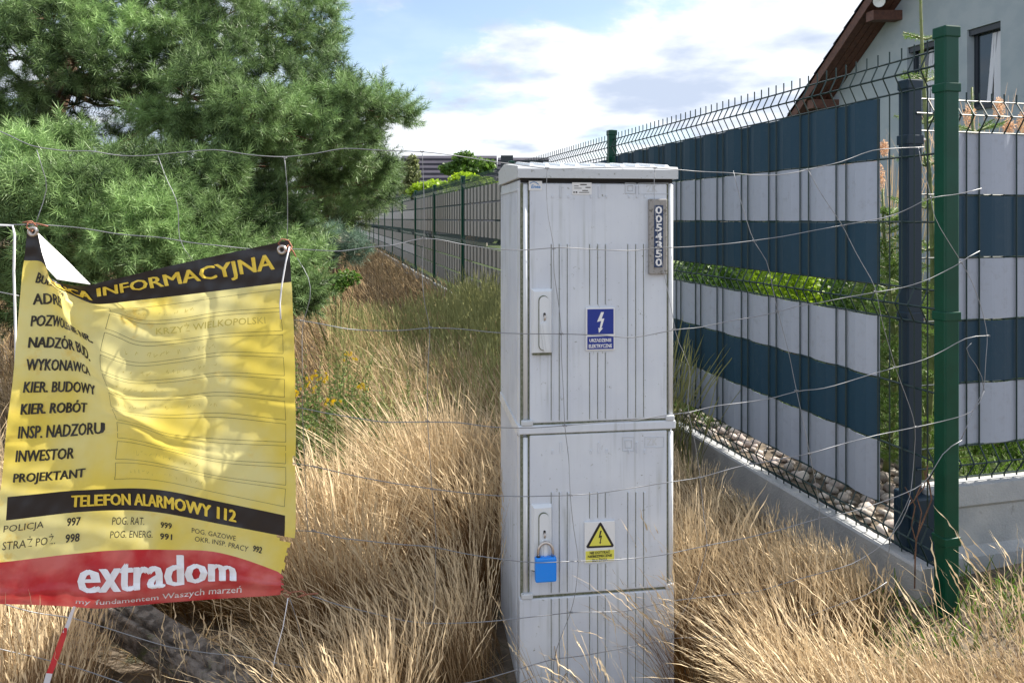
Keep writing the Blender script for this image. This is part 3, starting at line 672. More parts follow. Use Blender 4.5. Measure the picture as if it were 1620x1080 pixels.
kn.build('wire_knots', M_wire, sheep)['kind'] = 'stuff'

# ------------------------------------------------------------------ banner
US = np.array([0, 22, 60, 110, 150, 165, 215, 270, 350, 452, 470.])
VS = [0, 62, 74] + [103 + 35.15 * k for k in range(10)] + [433, 466, 500, 530, 575, 600]; VS = np.array(VS)
TB = [
 [(43,364),(63,371),(72,428),(98,448),(138,452),(157,447),(200,437),(250,425),(330,407),(438,384),(458,379)],
 [(38,412),(67,415),(83,449),(111,465),(145,480),(162,481),(208,476),(263,470),(345,460),(442,448),(461,446)],
 [(36,424),(62,426),(85,452),(112,469),(146,484),(172,488),(218,487),(273,481),(350,470),(443,458),(462,457)],
 [(33,455),(54,454),(87,458),(106,478),(142,496),(174,493),(222,506),(275,505),(352,493),(443,487),(463,486)],
 [(30,490),(51,489),(90,489),(108,506),(138,522),(167,520),(220,540),(278,538),(350,528),(447,523),(465,522)],
 [(27,524),(47,523),(86,523),(117,530),(141,545),(159,555),(214,573),(278,568),(352,557),(448,559),(466,558)],
 [(24,558),(43,557),(82,557),(124,563),(144,578),(160,586),(208,601),(272,599),(350,589),(450,594),(467,594)],
 [(21,594),(40,593),(78,593),(124,594),(152,603),(171,616),(203,627),(270,627),(348,620),(450,628),(467,629)],
 [(17,628),(35,628),(74,627),(122,627),(156,632),(176,643),(208,652),(270,656),(350,653),(452,664),(468,665)],
 [(12,663),(31,663),(69,661),(119,659),(157,658),(184,663),(220,671),(268,686),(348,694),(452,699),(468,700)],
 [(8,702),(27,701),(65,700),(115,697),(156,693),(186,692),(220,697),(268,709),(348,726),(452,733),(467,735)],
 [(5,739),(23,738),(61,736),(111,732),(153,728),(183,726),(221,728),(268,736),(348,753),(452,767),(468,770)],
 [(1,774),(19,774),(57,772),(108,768),(150,762),(181,758),(223,757),(270,763),(348,780),(450,801),(468,805)],
 [(-3,787),(19,785),(60,781),(110,776),(150,774),(170,773),(216,772),(264,776),(347,793),(451,815),(468,820)],
 [(-7,824),(17,822),(58,817),(108,811),(149,808),(169,807),(216,807),(263,812),(346,828),(450,848),(466,851)],
 [(-10,858),(13,856),(55,851),(105,845),(146,841),(166,840),(213,839),(262,841),(345,853),(446,876),(457,880)],
 [(-13,890),(10,888),(52,883),(102,877),(143,873),(163,871),(210,869),(261,869),(343,873),(438,903),(452,915)],
 [(-17,937),(6,937),(48,938),(98,939),(139,941),(159,941),(208,938),(262,932),(343,922),(438,924),(453,926)],
 [(-18,955),(5,955),(47,956),(96,958),(137,961),(157,962),(207,958),(261,953),(341,947),(437,941),(452,938)],
]
#        0    22   60   110  150  165  215  270  350  452  470     (cm towards the viewer)
DC = {0: (0, .3, -1, -2.5, -1.5, -1, .3, .8, .5, 0, 0), 62: (0, .8, .6, -2.5, -2.8, -2.2, -.8, .2, .6, .2, 0), 103: (0, .8, 2.0, .2, -2.2, -2.2, -1.6, -1.0, .3, .5, 0),
      173: (0, .6, 1.8, 2.2, -1.0, -2.0, .6, .6, .4, .2, 0), 243: (.2, .6, 1.4, 2.4, .4, -1.4, .4, 1.4, .8, 0, .2), 313: (0, .4, 1.0, 1.8, 1.2, -.6, -1.4, 0, 1.4, .4, 0),
      383: (0, .2, .6, 1.0, 1.4, .4, .2, -.6, -.4, .8, .2), 418: (0, .2, .4, .8, 1.2, 1.2, 1.4, .4, -.6, .6, .4), 466: (0, .3, .3, .3, .4, .6, 1.6, 1.6, .2, -.4, 0),
      530: (.2, .8, 1.0, 1.0, .9, .9, 1.3, 2.0, 2.4, .8, -.4), 575: (.4, 1.2, 1.6, 1.8, 2.2, 2.2, 2.2, 2.2, 2.6, 1.4, .2), 600: (-.8, -.6, -.8, -.6, 0, .2, -.6, -.8, -.2, .4, 0)}
DV = np.array(sorted(DC)); DT = np.array([DC[k] for k in sorted(DC)]) * 0.58
def basis(xs, q):
    q = np.clip(q, xs[0], xs[-1]); n = len(xs); I = np.eye(n); m = np.zeros((n, n))
    for i in range(n):
        a, b = max(i - 1, 0), min(i + 1, n - 1); m[i] = (I[b] - I[a]) / (xs[b] - xs[a])
    k = np.clip(np.searchsorted(xs, q, side='right') - 1, 0, n - 2); h = (xs[k + 1] - xs[k])[:, None]; t = ((q - xs[k])[:, None]) / h
    return (2*t**3-3*t**2+1) * I[k] + (t**3-2*t**2+t) * h * m[k] + (-2*t**3+3*t**2) * I[k + 1] + (t**3-t**2) * h * m[k + 1]
TBa = np.array(TB, float)
def bank(U, V, off=0.0):
    U = np.asarray(U, float); V = np.asarray(V, float)
    bu, bv = basis(US, U), basis(VS, V)
    px = np.einsum('ni,ij,nj->n', bv, TBa[:, :, 0], bu); py = np.einsum('ni,ij,nj->n', bv, TBa[:, :, 1], bu)
    d = np.einsum('ni,ij,nj->n', basis(DV.astype(float), V), DT, bu) * 0.01
    cr = lambda q, w_: np.exp(-(q / w_) ** 2)
    d = d + 0.0036 * cr((V - 95 - (U - 160) * 0.35), 9) * sstep(150, 190, U) * sstep(330, 230, U) - 0.0030 * cr((V - 118 - (U - 160) * 0.25), 12) * sstep(150, 200, U) * sstep(360, 240, U)
    d = d + 0.0030 * cr((V - 300 - (U - 150) * 0.32), 7) * sstep(130, 180, U) * sstep(340, 240, U) + 0.0024 * cr((U - 120 - (V - 150) * 0.25), 6) * sstep(110, 160, V) * sstep(330, 240, V)
    d = d + 0.003 * cr(V - 228 - 0.05 * U, 3) + 0.0025 * cr(V - 345 + 0.03 * U, 2.5) - 0.004 * cr(V - 20 - (U - 470) * 0.3, 8) * sstep(360, 440, U) + 0.003 * cr(U - 330 - 4 * np.sin(V * .03), 5)
    d = d + 0.006 * cr(V - 574 - 4 * np.sin(U * .045), 4.5) + 0.003 * cr(V - 553 - (U - 300) * .25, 5) * sstep(240, 320, U) - 0.004 * cr(V - 588, 5) + 0.0014 * np.sin(U * .16) * sstep(530, 570, V)
    d = d + 0.0010 * np.sin(U * 0.11 + V * 0.06) + 0.0007 * np.sin(U * 0.05 - V * 0.17 + 1) + 0.0006 * np.sin(U*.23+V*.19)
    Z = WZ(px) - 0.035 - d - off
    return Pn(px, py, Z)
ban = empty('site_banner', P(225, 960, 1.55), 'creased yellow construction notice banner with black header and red foot tied to the wire', 'banner')
M_cy = mat('yellow banner print', (0.90, 0.73, 0.13), 0.45, bump=0.35, bs=22, col2=(0.90, 0.83, 0.38), vs=5, trans=0.56, dirt=((0.85, 0.60, 0.10), 8, 0.56, 0.74))
M_cb = mat('black banner print', (0.018, 0.015, 0.017), 0.32, dirt=((0.10, 0.09, 0.09), 120, 0.7, 0.8))
M_cr = mat('red banner print', (0.50, 0.02, 0.03), 0.33, bump=0.3, bs=25, col2=(0.62, 0.14, 0.13), vs=12, trans=0.2, dirt=((0.55, 0.3, 0.3), 90, 0.70, 0.8))
M_cw = mat('white banner back', (0.80, 0.79, 0.80), 0.5, bump=0.3, bs=20, dirt=((0.6, 0.58, 0.55), 30, 0.58, 0.75))
M_red2 = M_cr
ug = np.unique(np.concatenate([np.linspace(0, 470, 95), [15, 452]])); vg = np.unique(np.concatenate([np.linspace(0, 600, 121), [62, 433, 466]]))
UU, VV = np.meshgrid(ug, vg); pts = bank(UU.ravel(), VV.ravel())
# torn right edge and the missing bite low on the right
def tear(u, v):
    lim = 470 - (5 if 336 < v < 350 else 0)
    if 467 < v < 476: lim = 440 + (v - 467) * 1
    if v >= 476: lim = 462 - 4 * math.sin(v * 0.35) 
    return u > lim
mbq = MB(); nu, nv = len(ug), len(vg); fs = []; mi = []
for j in range(nv - 1):
    for i in range(nu - 1):
        u, v = (ug[i] + ug[i + 1]) / 2, (vg[j] + vg[j + 1]) / 2
        if tear(u, v): continue
        k = 0
        if v < 62: k = 1
        elif 433 < v < 466 and 15 < u < 452: k = 1
        elif v > 530: k = 2
        fs.append((j * nu + i, (j + 1) * nu + i, (j + 1) * nu + i + 1, j * nu + i + 1)); mi.append(k)
mbq.v = [tuple(p) for p in pts]; mbq.f = fs; mbq.mi = mi
clo = mbq.build('printed_cloth', [M_cy, M_cb, M_cr], ban, smooth=True)
# folded-over corner showing the white back
hyp = [(61, 369), (82, 389), (103, 409), (124, 430), (143, 449)]
cur = [(60, 370), (66, 398), (74, 424), (90, 442), (143, 450)]
def pl_at(pl, t):
    x = t * (len(pl) - 1); i = min(int(x), len(pl) - 2); f = x - i; return tuple(pl[i][k] * (1 - f) + pl[i + 1][k] * f for k in (0, 1))
nn, mm = 17, 9; v = []
for i in range(nn):
    t = i / (nn - 1); a, b = pl_at(hyp, t), pl_at(cur, t)
    for j in range(mm):
        s = j / (mm - 1); x, y = a[0] + (b[0] - a[0]) * s, a[1] + (b[1] - a[1]) * s
        bulge = 0.030 * math.sin(math.pi * min(1, 0.1 + t * 0.9)) * (s ** 0.8)
        v.append(P(x, y, WZ(x) - 0.042 - bulge))
mb = MB(); mb.add(v, [(i * mm + j, i * mm + j + 1, (i + 1) * mm + j + 1, (i + 1) * mm + j) for i in range(nn - 1) for j in range(mm - 1)])
o = mb.build('folded_flap', M_cw, ban, smooth=True); o['label'] = 'white reverse of the folded corner'
def btext(body, u0, u1, vt, vb, m, bold=0.012, shear=0.0, off=0.0012, name='lettering'):
    heavy = bold > 0.011; h_ = vb - vt
    v, f = txt(body, u0, u1 - (h_ * 0.09 if heavy else 0), -vb, -vt, 0.0 if heavy else bold, shear, slice_=6.0); a = np.array(v); mb = MB()
    for k in range(4 if heavy else 1):
        p = bank(a[:, 0] + k * h_ * bold * 1.5, -a[:, 1] + (0.3 if k % 2 else -0.3) * (1 if heavy else 0), off + k * 0.0004); mb.add(p.tolist(), f)
    return mb.build(name, m, clo)
M_inkf = mat('banner black ink', (0.03, 0.026, 0.02), 0.6); M_ytext = mat('banner yellow ink', (0.80, 0.58, 0.06), 0.5); M_wtext = mat('banner white ink', (0.80, 0.80, 0.84), 0.5)
M_faint = mat('faded handwriting', (0.60, 0.50, 0.10), 0.7)
btext('INFORMACYJNA', 160, 447, 15, 47, M_ytext, 0.016); btext('TABLICA', 40, 152, 20, 50, M_ytext, 0.026)
rows = [('BUDOWA', 96), ('ADRES', 84), ('POZWOLENIE NR.', 156), ('NADZÓR BUD.', 150), ('WYKONAWCA', 140), ('KIER. BUDOWY', 146), ('KIER. ROBÓT', 130), ('INSP. NADZORU', 155), ('INWESTOR', 115), ('PROJEKTANT', 136)]
for k, (s, u1) in enumerate(rows):
    base = 96 + 35.15 * k; extra = 4.5 if 'Ó' in s else 0; btext(s, 22, u1, base - 17.5 - extra, base, M_inkf, 0.022)
# answer boxes: thin ruled lines
mb = MB()
def ruled(u0, u1, v0, v1):
    global mb
    w_ = 0.55
    for (a, b, c, d) in ((u0, u1, v0, v0), (u0, u1, v1, v1), (u0, u0, v0, v1), (u1, u1, v0, v1)):
        n = max(2, int(max(abs(b - a), abs(d - c)) / 5)); t = np.linspace(0, 1, n)
        uu, vv = a + (b - a) * t, c + (d - c) * t
        if a == b: l, r_ = bank(uu - w_ / 2, vv, 0.0009), bank(uu + w_ / 2, vv, 0.0009)
        else: l, r_ = bank(uu, vv - w_ / 2, 0.0009), bank(uu, vv + w_ / 2, 0.0009)
        mb.add(np.concatenate([l, r_]).tolist(), [(i, i + 1, n + i + 1, n + i) for i in range(n - 1)])
for k in range(10): ruled(165, 452, 74 + 35.15 * k, 103 + 35.15 * k)
mb.build('ruled_boxes', M_inkf, clo)
btext('KRZYŻ WIELKOPOLSKI', 240, 425, 112, 126, M_faint, 0.0)
mb = MB()                                                  # unreadable faded handwriting
for k in (0, 2, 3, 4, 5, 9, 8):
    rr = random.Random(k + 3); u = 180 + rr.random() * 25; e_ = u + 70 + rr.random() * 90; base = 74 + 35.15 * k + 15; 
    while u < e_:
        if rr.random() < 0.8:
            us = np.array([u, u + 3.0 * rr.random(), u + 1 + 4 * rr.random(), u + 2 + 4 * rr.random()]); vs_ = base + np.array([rr.random() * 9 for _ in range(4)]) - 4
            p = bank(us, vs_, 0.0011); q = bank(us + 0.5, vs_ + 0.5, 0.0011)
            mb.add(np.concatenate([p, q]).tolist(), [(i, i + 1, 4 + i + 1, 4 + i) for i in range(3)])
        u += 8.5
mb.build('faded_handwriting', M_faint, clo)['kind'] = 'stuff'
btext('TELEFON ALARMOWY 112', 113, 376, 441, 458, M_ytext, 0.03)
btext('POLICJA', 13, 72, 474, 488, M_inkf, 0.0); btext('997', 109, 131, 474, 487, M_inkf, 0.015)
btext('STRAŻ POŻ.', 14, 93, 496, 512.5, M_inkf, 0.0); btext('998', 109, 132, 500, 513, M_inkf, 0.015)
btext('POG. RAT.', 175, 231, 477, 490, M_inkf, 0.0); btext('999', 261, 280, 482, 493, M_inkf, 0.015)
btext('POG. ENERG.', 174, 248, 500, 512, M_inkf, 0.0); btext('991', 261, 281, 503, 514, M_inkf, 0.015)
btext('POG. GAZOWE', 310, 377, 484, 495, M_inkf, 0.0); btext('OKR. INSP. PRACY', 315, 398, 501, 513, M_inkf, 0.0); btext('992', 405, 420, 496, 508, M_inkf, 0.015)
btext('extradom', 133, 380, 537, 572, M_wtext, 0.0361)
btext('my fundamentem Waszych marzeń', 133, 392, 580, 595, M_wtext, 0.004)
# eyelets
for (x, y) in ((52, 366), (446, 395)):
    c = P(x, y, WZ(x) - 0.052); mb = MB(); mb.tube([c + Vector((0.008 * math.cos(a), 0, 0.008 * math.sin(a))) for a in np.linspace(0, 2 * math.pi, 17)], 0.0035, 6, cap=False)
    mb.build('eyelet', M_steel, ban, smooth=True)
for nm, pl in (('tie_wire', [(36, 352), (50, 350), (58, 358), (50, 366), (42, 360), (44, 352), (60, 354), (76, 358)]),
               ('tie_wire', [(446, 392), (440, 385), (446, 378), (456, 380), (462, 390), (458, 399), (450, 396), (456, 388), (464, 398), (468, 406)]),
               ('tie_wire', [(446, 938), (452, 933), (460, 938), (456, 944), (448, 940), (462, 936), (478, 934), (486, 940), (470, 944), (480, 940), (503, 938)])):
    mb = MB(); mb.tube([P(x, y, WZ(x) - 0.050 - 0.006 * math.sin(i)) for i, (x, y) in enumerate(dense(pl, 5))], 0.0016, 5); mb.build(nm, M_rust, ban, smooth=True)
def cord(name, label, pl, r, m, dz=0.06, cat='cord'):
    mb = MB(); mb.tube([P(x, y, WZ(x) - dz) for x, y in dense(pl, 20)], r, 6)
    return tag(mb.build(name, m, smooth=True), label, cat)
cord('hanging_cord', 'thick white cord running in from the left edge and down beside the banner', [(-60, 354), (-10, 356), (20, 357), (23, 372), (22, 430), (24, 500), (25, 560), (24, 640), (20, 720)], 0.0024, M_cord, 0.02)
cord('cord_end', 'short white cord end dangling over the right side of the banner header', [(458, 390), (452, 415), (446, 450), (443, 480), (444, 505)], 0.0017, M_cord)
cord('string', 'thin white string hanging from the lower right corner of the banner', [(456, 943), (448, 990), (436, 1035), (426, 1090)], 0.0011, M_cord, 0.03, 'string')
# barrier tape
tp = empty('barrier_tape', P(96, 1000, 1.55), 'twisted strip of red and white tape below the left of the banner', 'tape')
def ribbon(pl, w0, m, name, parent):
    v = []
    for i, (x, y, ww, tw) in enumerate(pl): v += [P(x - ww, y, WZ(x) - 0.055 + tw), P(x + ww, y + 1, WZ(x) - 0.055 - tw)]
    mb = MB(); mb.add(v, [(2 * i, 2 * i + 1, 2 * i + 3, 2 * i + 2) for i in range(len(pl) - 1)]); return mb.build(name, m, parent)
ribbon([(118, 958, 2.0, .004), (113, 970, 2.6, .003), (108, 985, 3, .001), (102, 1000, 3, 0)], 3, M_tapew, 'white_length', tp)
ribbon([(104, 992, 2.0, 0), (101, 1002, 4.5, .003), (93, 1025, 5.0, .006), (84, 1050, 5, .002), (78, 1064, 5, .004)], 3, M_red, 'red_length', tp)
ribbon([(78, 1064, 5, .004), (74, 1078, 5, .004), (70, 1100, 5, .004)], 3, M_tapew, 'white_length', tp)

# leaning old timber behind the banner foot
mb = MB(); b = P(400, 1105, 1.70); a2 = P(60, 885, 2.12)
ptsl = [a2.lerp(b, t) for t in np.linspace(0, 1, 12)]
from mathutils import noise as mnoise
axl = (b - a2).normalized(); u_ = axl.cross(Vector((0, 0, 1))).normalized(); w_l = u_.cross(axl); NS, NA = 60, 40; v = []
for i in range(NS):
    t = i / (NS - 1); c = a2.lerp(b, t)
    for k in range(NA):
        an = 2 * math.pi * k / NA; cs, sn = math.cos(an), math.sin(an)
        rr0 = 0.050 + 0.010 * mnoise.noise(Vector((cs * 1.2, sn * 1.2, t * 2.5))) + 0.010 * mnoise.noise(Vector((cs * 6, sn * 6, t * 4))) - 0.008 * max(0, mnoise.noise(Vector((cs * 9, sn * 9, t * 2.2))) - 0.15) * 4
        v.append(c + (u_ * cs + w_l * sn) * rr0)
mb.add(v, [(i * NA + k, i * NA + (k + 1) % NA, (i + 1) * NA + (k + 1) % NA, (i + 1) * NA + k) for i in range(NS - 1) for k in range(NA)] + [tuple(range(NA))[::-1], tuple((NS - 1) * NA + k for k in range(NA))])
tag(mb.build('leaning_post', M_logwood, smooth=True), 'weathered grey timber post lying at a slant behind the banner foot', 'post')

# ------------------------------------------------------------------ grass
def grass(name, label, bx, by, h, lean_dir, lean, wst, m, head=0.0, headlen=0.22, tint0=0.0, kind='stuff', droop=0.25, bz=None, bt=None):
    n = len(bx); S = 11 if head else 5
    t = np.linspace(0, 1, S)
    if head: t = np.array([0, 0.3, 0.58] + [1 - headlen * q for q in (1, .86, .74, .6, .46, .3, .15, 0)])
    z0 = gz(bx, by) - 0.01 if bz is None else bz
    ld = np.stack([np.cos(lean_dir), np.sin(lean_dir)], -1)
    disp = (lean * h)[:, None] * (t[None, :] ** 1.4)
    up = h[:, None] * (t[None, :] - droop * (lean[:, None] ** 1.3) * t[None, :] ** 3)
    pts = np.stack([bx[:, None] + ld[:, 0:1] * disp, by[:, None] + ld[:, 1:2] * disp, z0[:, None] + up], -1)
    pts += rng.normal(0, 0.0013, pts.shape) * (t[None, :, None] > 0.3)
    wid = np.repeat(wst[:, None], S, 1)
    wid[:, -1] *= 0.25
    if head:
        hs = np.where(rng.uniform(size=n) < 0.62, head, 1.0)
        for j, q in zip(range(4, 10), (0.9, 0.45, 1.1, 0.4, 0.85, 0.3)): wid[:, j] *= np.maximum(1, hs * q * rng.uniform(.7, 1.3, n))
    fa = rng.uniform(-1.1, 1.1, n); face = np.stack([np.cos(fa), np.sin(fa), 0.25 * rng.normal(size=n)], -1)
    base_t = rng.uniform(0, 1, n) if bt is None else bt
    tint = np.clip(t[None, :] ** 1.3 * (0.19 if head else 0.85) + (base_t[:, None] - 0.5) * 0.35 + tint0 + (0.5 * (t[None, :] > 1 - headlen - .01) if head else 0), 0, 1)  # dark stem bases: straw brown plus shade low in the tufts, put into tint
    o = np_strip(name, pts, wid, m, tint=tint, face=face)
    return tag(o, label, 'grass', None, kind)
def outside(x, y, marg=0.06): return x < (X0 - KF * y) - marg
def tufts(specs, per, rad, hmu, lean_mu, ang_mu, ang_sd):
    BX, BY, H, LD, LE = [], [], [], [], []
    for (x, y, s) in specs:
        n = int(per * s); r = rad * s * np.sqrt(rng.uniform(0, 1, n)); a = rng.uniform(0, 2 * np.pi, n)
        bx, by = x + r * np.cos(a), y + r * np.sin(a); am = ang_mu + rng.normal(0, 0.45); lm = lean_mu * rng.uniform(0.3, 2.0); s_h = rng.uniform(0.75, 1.15)
        vx = np.cos(am) * lm + np.cos(a) * 0.34 * (r / rad) + rng.normal(0, 0.13, n); vy = np.sin(am) * lm + np.sin(a) * 0.34 * (r / rad) + rng.normal(0, 0.13, n)
        BX.append(bx); BY.append(by); H.append(s_h * hmu * s ** 0.5 * rng.uniform(0.55, 1.12, n)); LD.append(np.arctan2(vy, vx)); LE.append(np.hypot(vx, vy))
    return [np.concatenate(q) for q in (BX, BY, H, LD, LE)]
CABX = (-0.05, 0.47)
def clear_cab(x, y):      # keep stems out of the cabinet
    lx = (x - CO.x) * 1 / CL + (y - CO.y) * CM / CL; ly = -(x - CO.x) * CM / CL + (y - CO.y) / CL
    return ~((lx > -0.02) & (lx < WD + 0.02) & (ly > -0.02) & (ly < DP + 0.02))
sp = []
for _ in range(900):
    y = random.uniform(1.45, 4.6); x = random.uniform(-0.80 * y - 0.2, 1.9)
    if not outside(x, y, 0.12) : continue
    if x > 1.02 and y > 1.66: continue
    if y > 2.45 and x / y < -0.145: continue
    # bare patches
    if y < 2.2 and -0.62 < x / y < -0.29: continue
    if (abs(x + 0.28) < 0.10 and abs(y - 2.25) < 0.13) or (abs(x + 0.10) < 0.06 and abs(y - 2.6) < 0.14): continue
    if 3.4 < y and random.random() < 0.5: continue
    if y < 1.86 and -0.10 < x < 0.50: continue
    if y < 1.75 and -0.6 < x < 0.7 and random.random() < 0.5: continue
    sp.append((x, y, random.uniform(0.6, 1.3)))
    if len(sp) > 230: break
bx, by, h, ld, le = tufts(sp, 190, 0.075, 0.46, 0.36, math.radians(160), 0.5)
h = np.minimum(h, (0.10 + 0.52 * np.maximum(X0 - KF * by - bx, 0)) * rng.uniform(.7, 1.1, len(h)))
h = h * np.where(by < 1.8, 0.85, 1.0)
keep = outside(bx, by, 0.05) & clear_cab(bx, by) & (by > 1.3); bx, by, h, ld, le = (q[keep] for q in (bx, by, h, ld, le))
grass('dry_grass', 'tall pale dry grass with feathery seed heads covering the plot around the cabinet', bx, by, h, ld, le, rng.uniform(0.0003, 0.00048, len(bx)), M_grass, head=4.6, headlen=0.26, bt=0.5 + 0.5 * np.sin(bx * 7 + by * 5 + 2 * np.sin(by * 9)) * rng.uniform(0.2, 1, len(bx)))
# fine leaves at the tuft feet
bx, by, h, ld, le = tufts(sp, 80, 0.10, 0.22, 0.6, math.radians(170), 1.5); keep = outside(bx, by, 0.05) & clear_cab(bx, by); bx, by, h, ld, le = (q[keep] for q in (bx, by, h, ld, le))
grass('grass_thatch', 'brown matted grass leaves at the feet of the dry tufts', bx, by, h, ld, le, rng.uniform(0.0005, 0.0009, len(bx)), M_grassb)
# farther grass
n = 34000; by = 3.4 + 22 * rng.uniform(0, 1, n) ** 1.8; bx = rng.uniform(-1, 1, n) * 0; bx = (X0 - KF * by) - 0.10 - rng.uniform(0, 1, n) ** 1.2 * (1.2 + 0.55 * by)
h = rng.uniform(0.2, 0.5, n) ; ld = math.radians(165) + rng.normal(0, 0.7, n); le = rng.uniform(0.15, 0.8, n)
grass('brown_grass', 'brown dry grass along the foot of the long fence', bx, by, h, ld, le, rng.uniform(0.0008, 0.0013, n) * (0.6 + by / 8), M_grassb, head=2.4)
# green flush beside the fence behind the cabinet
n = 9000; by = rng.uniform(3.2, 7.4, n); bx = (X0 - KF * by) - 0.15 - rng.uniform(0, 1, n) ** 1.3 * 1.6
h = rng.uniform(0.35, 0.78, n) * (1 - 0.4 * sstep(0.3, 1.3, (X0 - KF * by) - bx)); ld = rng.uniform(0, 6.28, n); le = rng.uniform(0.05, 0.5, n)
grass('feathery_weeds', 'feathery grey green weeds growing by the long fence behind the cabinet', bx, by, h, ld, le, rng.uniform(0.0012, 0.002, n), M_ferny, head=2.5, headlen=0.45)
# green weeds clumps among the dry grass and at right
n = 900; bx = rng.uniform(0.9, 1.9, n); by = rng.uniform(1.75, 2.25, n); ok = outside(bx, by, 0.05) | (bx > 1.27); bx, by = bx[ok], by[ok]; n = len(bx)
grass('green_sprouts', 'short green sprouts on bare sand below the green post', bx, by, rng.uniform(0.03, 0.12, n), rng.uniform(0, 6.28, n), rng.uniform(0.2, 1, n), rng.uniform(0.0012, 0.003, n), M_lush)
# short stubble and litter everywhere near
n = 16000; bx = rng.uniform(-2.2, 2.0, n); by = rng.uniform(1.4, 4.5, n); ok = clear_cab(bx, by) & (outside(bx, by, 0.03) | (by < 2.25)); bx, by = bx[ok], by[ok]; n = len(bx)
grass('grass_stubble', 'short broken straw lying on the sand', bx, by, rng.uniform(0.02, 0.10, n), rng.uniform(0, 6.28, n), rng.uniform(0.6, 2.4, n), rng.uniform(0.0008, 0.0018, n), M_grassb, tint0=0.2, droop=0.1)
# sparse big seed stems right front
specs = [(random.uniform(0.62, 1.32), random.uniform(1.5, 1.8), random.uniform(0.4, 0.8)) for _ in range(34)]
bx, by, h, ld, le = tufts(specs, 34, 0.10, 0.42, 0.34, math.radians(165), 0.5); ok = clear_cab(bx, by); bx, by, h, ld, le = (q[ok] for q in (bx, by, h, ld, le))
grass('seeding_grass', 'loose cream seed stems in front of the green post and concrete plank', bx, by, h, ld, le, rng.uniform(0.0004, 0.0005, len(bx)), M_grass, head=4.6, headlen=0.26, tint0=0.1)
specs = [(random.uniform(0.06, 0.34), random.uniform(1.66, 1.80), random.uniform(0.3, 0.5)) for _ in range(6)]
bx, by, h, ld, le = tufts(specs, 22, 0.07, 0.50, 0.30, math.radians(150), 0.5)
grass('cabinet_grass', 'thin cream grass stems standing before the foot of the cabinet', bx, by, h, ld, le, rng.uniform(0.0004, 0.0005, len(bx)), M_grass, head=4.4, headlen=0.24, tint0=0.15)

specs = [(random.uniform(-1.0, -0.45), random.uniform(1.62, 1.78), random.uniform(0.25, 0.45)) for _ in range(9)]
bx, by, h, ld, le = tufts(specs, 30, 0.10, 0.50, 0.30, math.radians(120), 0.5)
grass('timber_grass', 'loose dry stems growing up in front of the slanting grey timber', bx, by, h, ld, le, rng.uniform(0.0004, 0.0005, len(bx)), M_grass, head=4.4, headlen=0.24, tint0=0.1)

# lawn grass in the garden
n = 26000; by = 2.2 + 9 * rng.uniform(0, 1, n) ** 1.6; bx = (X0 - KF * by) + 0.06 + rng.uniform(0, 1, n) * (1.6 + 0.5 * by)
ok = ~((bx - (X0 - KF * by) < 0.75) & (by < 3.5)) & (((bx - RX) * KF - (by - RY)) < -0.04); bx, by = bx[ok], by[ok]; n = len(bx)
o = grass('lawn_grass', 'green garden grass behind the screening strips', bx, by, rng.uniform(0.04, 0.14, n), rng.uniform(0, 6.28, n), rng.uniform(0.2, 0.9, n), rng.uniform(0.0015, 0.003, n), M_lush, bz=np.full(n, 0.16))

# pebbles
pebs = []
for k in range(6):
    bm = bmesh.new(); bmesh.ops.create_icosphere(bm, subdivisions=2 if k < 3 else 1, radius=1)
    sx, sy, sz = random.uniform(0.8, 1.2), random.uniform(0.7, 1.0), random.uniform(0.5, 0.75)
    for v in bm.verts: v.co = Vector((v.co.x * sx, v.co.y * sy, v.co.z * sz)) * (1 + 0.12 * math.sin(v.co.x * 3 + k) * math.cos(v.co.y * 4))
    me = bpy.data.meshes.new('pebble'); bm.to_mesh(me); bm.free(); shade_smooth(me); me.materials.append(M_pebA); pebs.append(me)
mb = MB(); q = [fpt(2.22, -0.035), fpt(3.9, -0.035), fpt(3.9, -0.62), fpt(2.5, -0.62), rpt(0.45, -0.05), rpt(0.02, -0.05)]
mb.add([(p.x, p.y, 0.171) for p in q], [tuple(range(6))[::-1]]); bed = mb.build('gravel_bed', M_soil); tag(bed, 'bed of rounded pebbles inside the long fence', None, None, 'structure')
placed = []; tries = 0
while len(placed) < 290 and tries < 9000:
    tries += 1; Y = random.uniform(2.25, 3.85); off = -random.uniform(0.045, 0.60); p = fpt(Y, off); r = random.uniform(0.013, 0.032)
    if (p.x - RX) * KF - (p.y - RY) > -0.05: continue
    if any((p.x - a) ** 2 + (p.y - b) ** 2 < (0.85 * (r + c)) ** 2 for a, b, c in placed): continue
    placed.append((p.x, p.y, r))
    o = link('pebble', random.choice(pebs), None, bed, (p.x, p.y, 0.171 + r * 0.3 + random.uniform(0, 0.006))); o.scale = (r, r, r * 0.95); o.rotation_euler = (random.uniform(-.3, .3), random.uniform(-.3, .3), random.uniform(0, 6))

